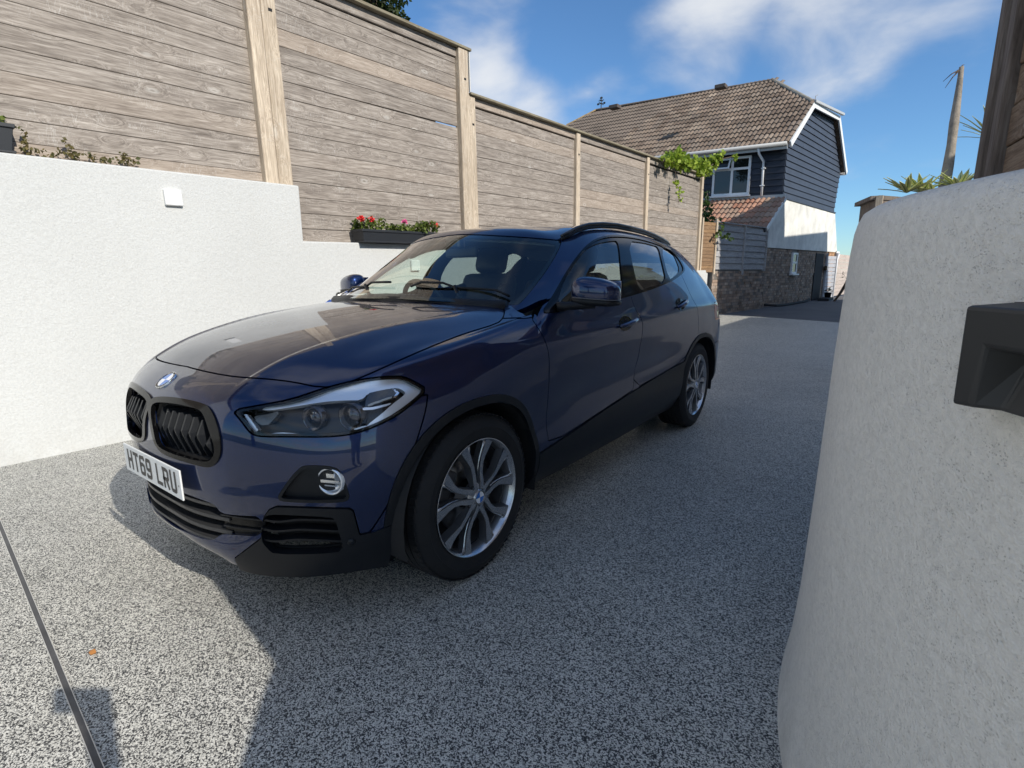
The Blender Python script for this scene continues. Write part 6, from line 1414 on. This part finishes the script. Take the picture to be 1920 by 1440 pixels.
# tree on the camera's side of the drive, seen only as a reflection
tree('front_tree', (.2, -11.5, 0), 8.0, (2.6, 2.2, 2.2), 'leafy tree in the front garden on the near side of the drive', 9000, 22, .16)
def simple_house(name, x0, x1, y0, y1, h_, ridge_h, lab, wm, seed):
    t = empty(name, ((x0+x1)/2, (y0+y1)/2, 0), lab, 'house'); w_ = MB().box(((x0+x1)/2, (y0+y1)/2, h_/2-.05), (x1-x0, y1-y0, h_+.1)); w_.obj('wall', wm, t)
    xm = (x0+x1)/2; e = .3; v = [(x0-e, y0-e, h_-.1), (x0-e, y1+e, h_-.1), (x1+e, y1+e, h_-.1), (x1+e, y0-e, h_-.1), (xm, y0-e, ridge_h), (xm, y1+e, ridge_h)]
    recalc(mesh_obj('roof', v, [(0, 1, 5, 4), (2, 3, 4, 5), (0, 4, 3), (1, 2, 5), (0, 3, 2, 1)], ROOFM, t))
    y = y0+1.2
    while y < y1-1.5:
        for z in (1.0, 3.4):
            if z+1.1 < h_:
                f = MB(); f.box((x0-.02, y+.5, z+.55), (.08, 1.1, 1.15)); fo = f.obj('window', UPVC, t); MB().box((x0-.05, y+.5, z+.55), (.06, .95, 1.0)).obj('pane', WGLASS, fo)
        y += 2.4
    return t
WALLB = varied('brown_rough_wall', (.20, .15, .12), .9, .25, 3, .3, 30)
simple_house('side_house', 6.0, 11.0, .55, 4.75, 4.3, 5.0, 'brick neighbour house nearest on the right of the drive, outside the picture', WALLB, 1)
simple_house('side_house', 6.0, 11.0, 5.7, 12.1, 4.6, 5.2, 'second brick neighbour house on the right of the drive, outside the picture', WALLB, 1)
simple_house('side_house', 6.0, 10.0, 12.5, 16.4, 8.3, 8.6, 'unseen house right of the lane, made tall to shade the grey panels', WALLB, 1)  # unseen block, its height shaped to keep sun off the grey fence panels
simple_house('side_house', 5.7, 9.5, 16.5, 21.7, 6.75, 7.2, 'cream neighbour house further up the lane on the right, outside the picture', varied('cream_rough_wall', (.45, .42, .36), .9, .15, 3, .3, 30), 2)

simple_house('added_white_house', -9.5, -3.2, -9.2, -1.6, 5.4, 6.6, 'unseen white house added to bounce sunlight onto the curved wall', WHITE, 3)  # unseen house added as a sunlit bounce for the shaded curved wall
# ================================================================ THE PHOTOGRAPHER (behind the camera; only the shadow of phone and arms falls in the picture)
ps = empty('person', (2.72, -1.25, 0), 'person behind the camera holding up a phone, seen as a shadow on the gravel', 'person')
def skin(name, pts, edges, rad, m, parent, sub=2):
    me = bpy.data.meshes.new(name); me.from_pydata(pts, edges, []); o = bpy.data.objects.new(name, me); COL.objects.link(o)
    md = o.modifiers.new('skin', 'SKIN'); md.use_smooth_shade = True
    for i, r_ in enumerate(rad): me.skin_vertices[0].data[i].radius = (r_, r_) if not hasattr(r_, '__len__') else r_
    me.skin_vertices[0].data[0].use_root = True
    s_ = o.modifiers.new('sub', 'SUBSURF'); s_.levels = s_.render_levels = sub
    me.materials.append(m); put(o, parent); return o
JAC = varied('beige_jacket', (.34, .32, .29), .85, .2, 8, .2, 60); SKN = simple('skin_tone', (.50, .32, .24), .55)
bx, by = 2.70, -1.22
body_pts = [(bx, by, .95), (bx, by, 1.12), (bx, by, 1.32), (bx, by+.01, 1.46), (bx-.005, by+.02, 1.54), (bx-.01, by+.05, 1.60), (bx-.015, by+.07, 1.70), (bx-.015, by+.06, 1.78),
            (bx-.19, by-.02, 1.44), (bx-.27, by-.02, 1.16), (bx-.26, by+.06, .90), (bx+.17, by+.10, 1.44), (2.70, -.84, 1.08), (2.43, -.67, 1.10),
            (bx-.09, by, .90), (bx-.11, by+.02, .50), (bx-.12, by, .08), (bx-.13, by+.13, .04), (bx+.09, by, .90), (bx+.11, by+.02, .50), (bx+.12, by, .08), (bx+.14, by+.13, .04)]
body_e = [(0, 1), (1, 2), (2, 3), (3, 4), (4, 5), (5, 6), (6, 7), (3, 8), (8, 9), (9, 10), (3, 11), (11, 12), (12, 13), (0, 14), (14, 15), (15, 16), (16, 17), (0, 18), (18, 19), (19, 20), (20, 21)]
body_r = [(.16, .12), (.15, .115), (.18, .12), (.13, .09), .055, .062, .095, .07, .062, .046, .034, .066, .058, .052, .092, .062, .045, .04, .092, .062, .045, .04]
skin('body', body_pts, body_e, body_r, JAC, ps)
phc = Vector(CAM_P)-Vector(CF)*.022+Vector(CR)*.045; Mph = Matrix(((CR[0], CU[0], -CF[0]), (CR[1], CU[1], -CF[1]), (CR[2], CU[2], -CF[2])))
phm = MB().box((0, 0, 0), (.150, .075, .008), None, .003); phone = mesh_obj('phone', phm.v, phm.f, BLACKG); phone.matrix_basis = Matrix.Translation(phc) @ Mph.to_4x4(); tag(phone, 'black phone held sideways in one hand by the person', 'phone')
for sgn, wr in ((1, Vector((2.43, -.67, 1.10))),):
    hc = phc+Vector(CR)*sgn*.085-Vector(CF)*.02-Vector(CU)*.01; r_, u_, f_ = Vector(CR), Vector(CU), Vector(CF)
    pts = [wr, (wr+hc)/2-f_*.01, hc-f_*.02-u_*.02]; e = [(0, 1), (1, 2)]; rd = [.036, .034, .040]
    for q in range(4):
        b = len(pts); z_ = .028-.020*q; pts += [hc+u_*z_+f_*.004+r_*sgn*.012, hc+u_*z_+f_*.034-r_*sgn*.008, hc+u_*z_+f_*.040-r_*sgn*.032]; e += [(2, b), (b, b+1), (b+1, b+2)]; rd += [.0105, .0095, .008]
    b = len(pts); pts += [hc-u_*.02-f_*.028-r_*sgn*.02, hc-u_*.005-f_*.022-r_*sgn*.05]; e += [(2, b), (b, b+1)]; rd += [.013, .010]
    skin('hand', pts, e, rd, SKN, ps, 1)
hd_ = MB(); superell(hd_, (bx-.015, by+.03, 1.745), (.088, .105, .105), .9); hd_.obj('hair', simple('brown_hair', (.06, .04, .03), .7), ps, True)
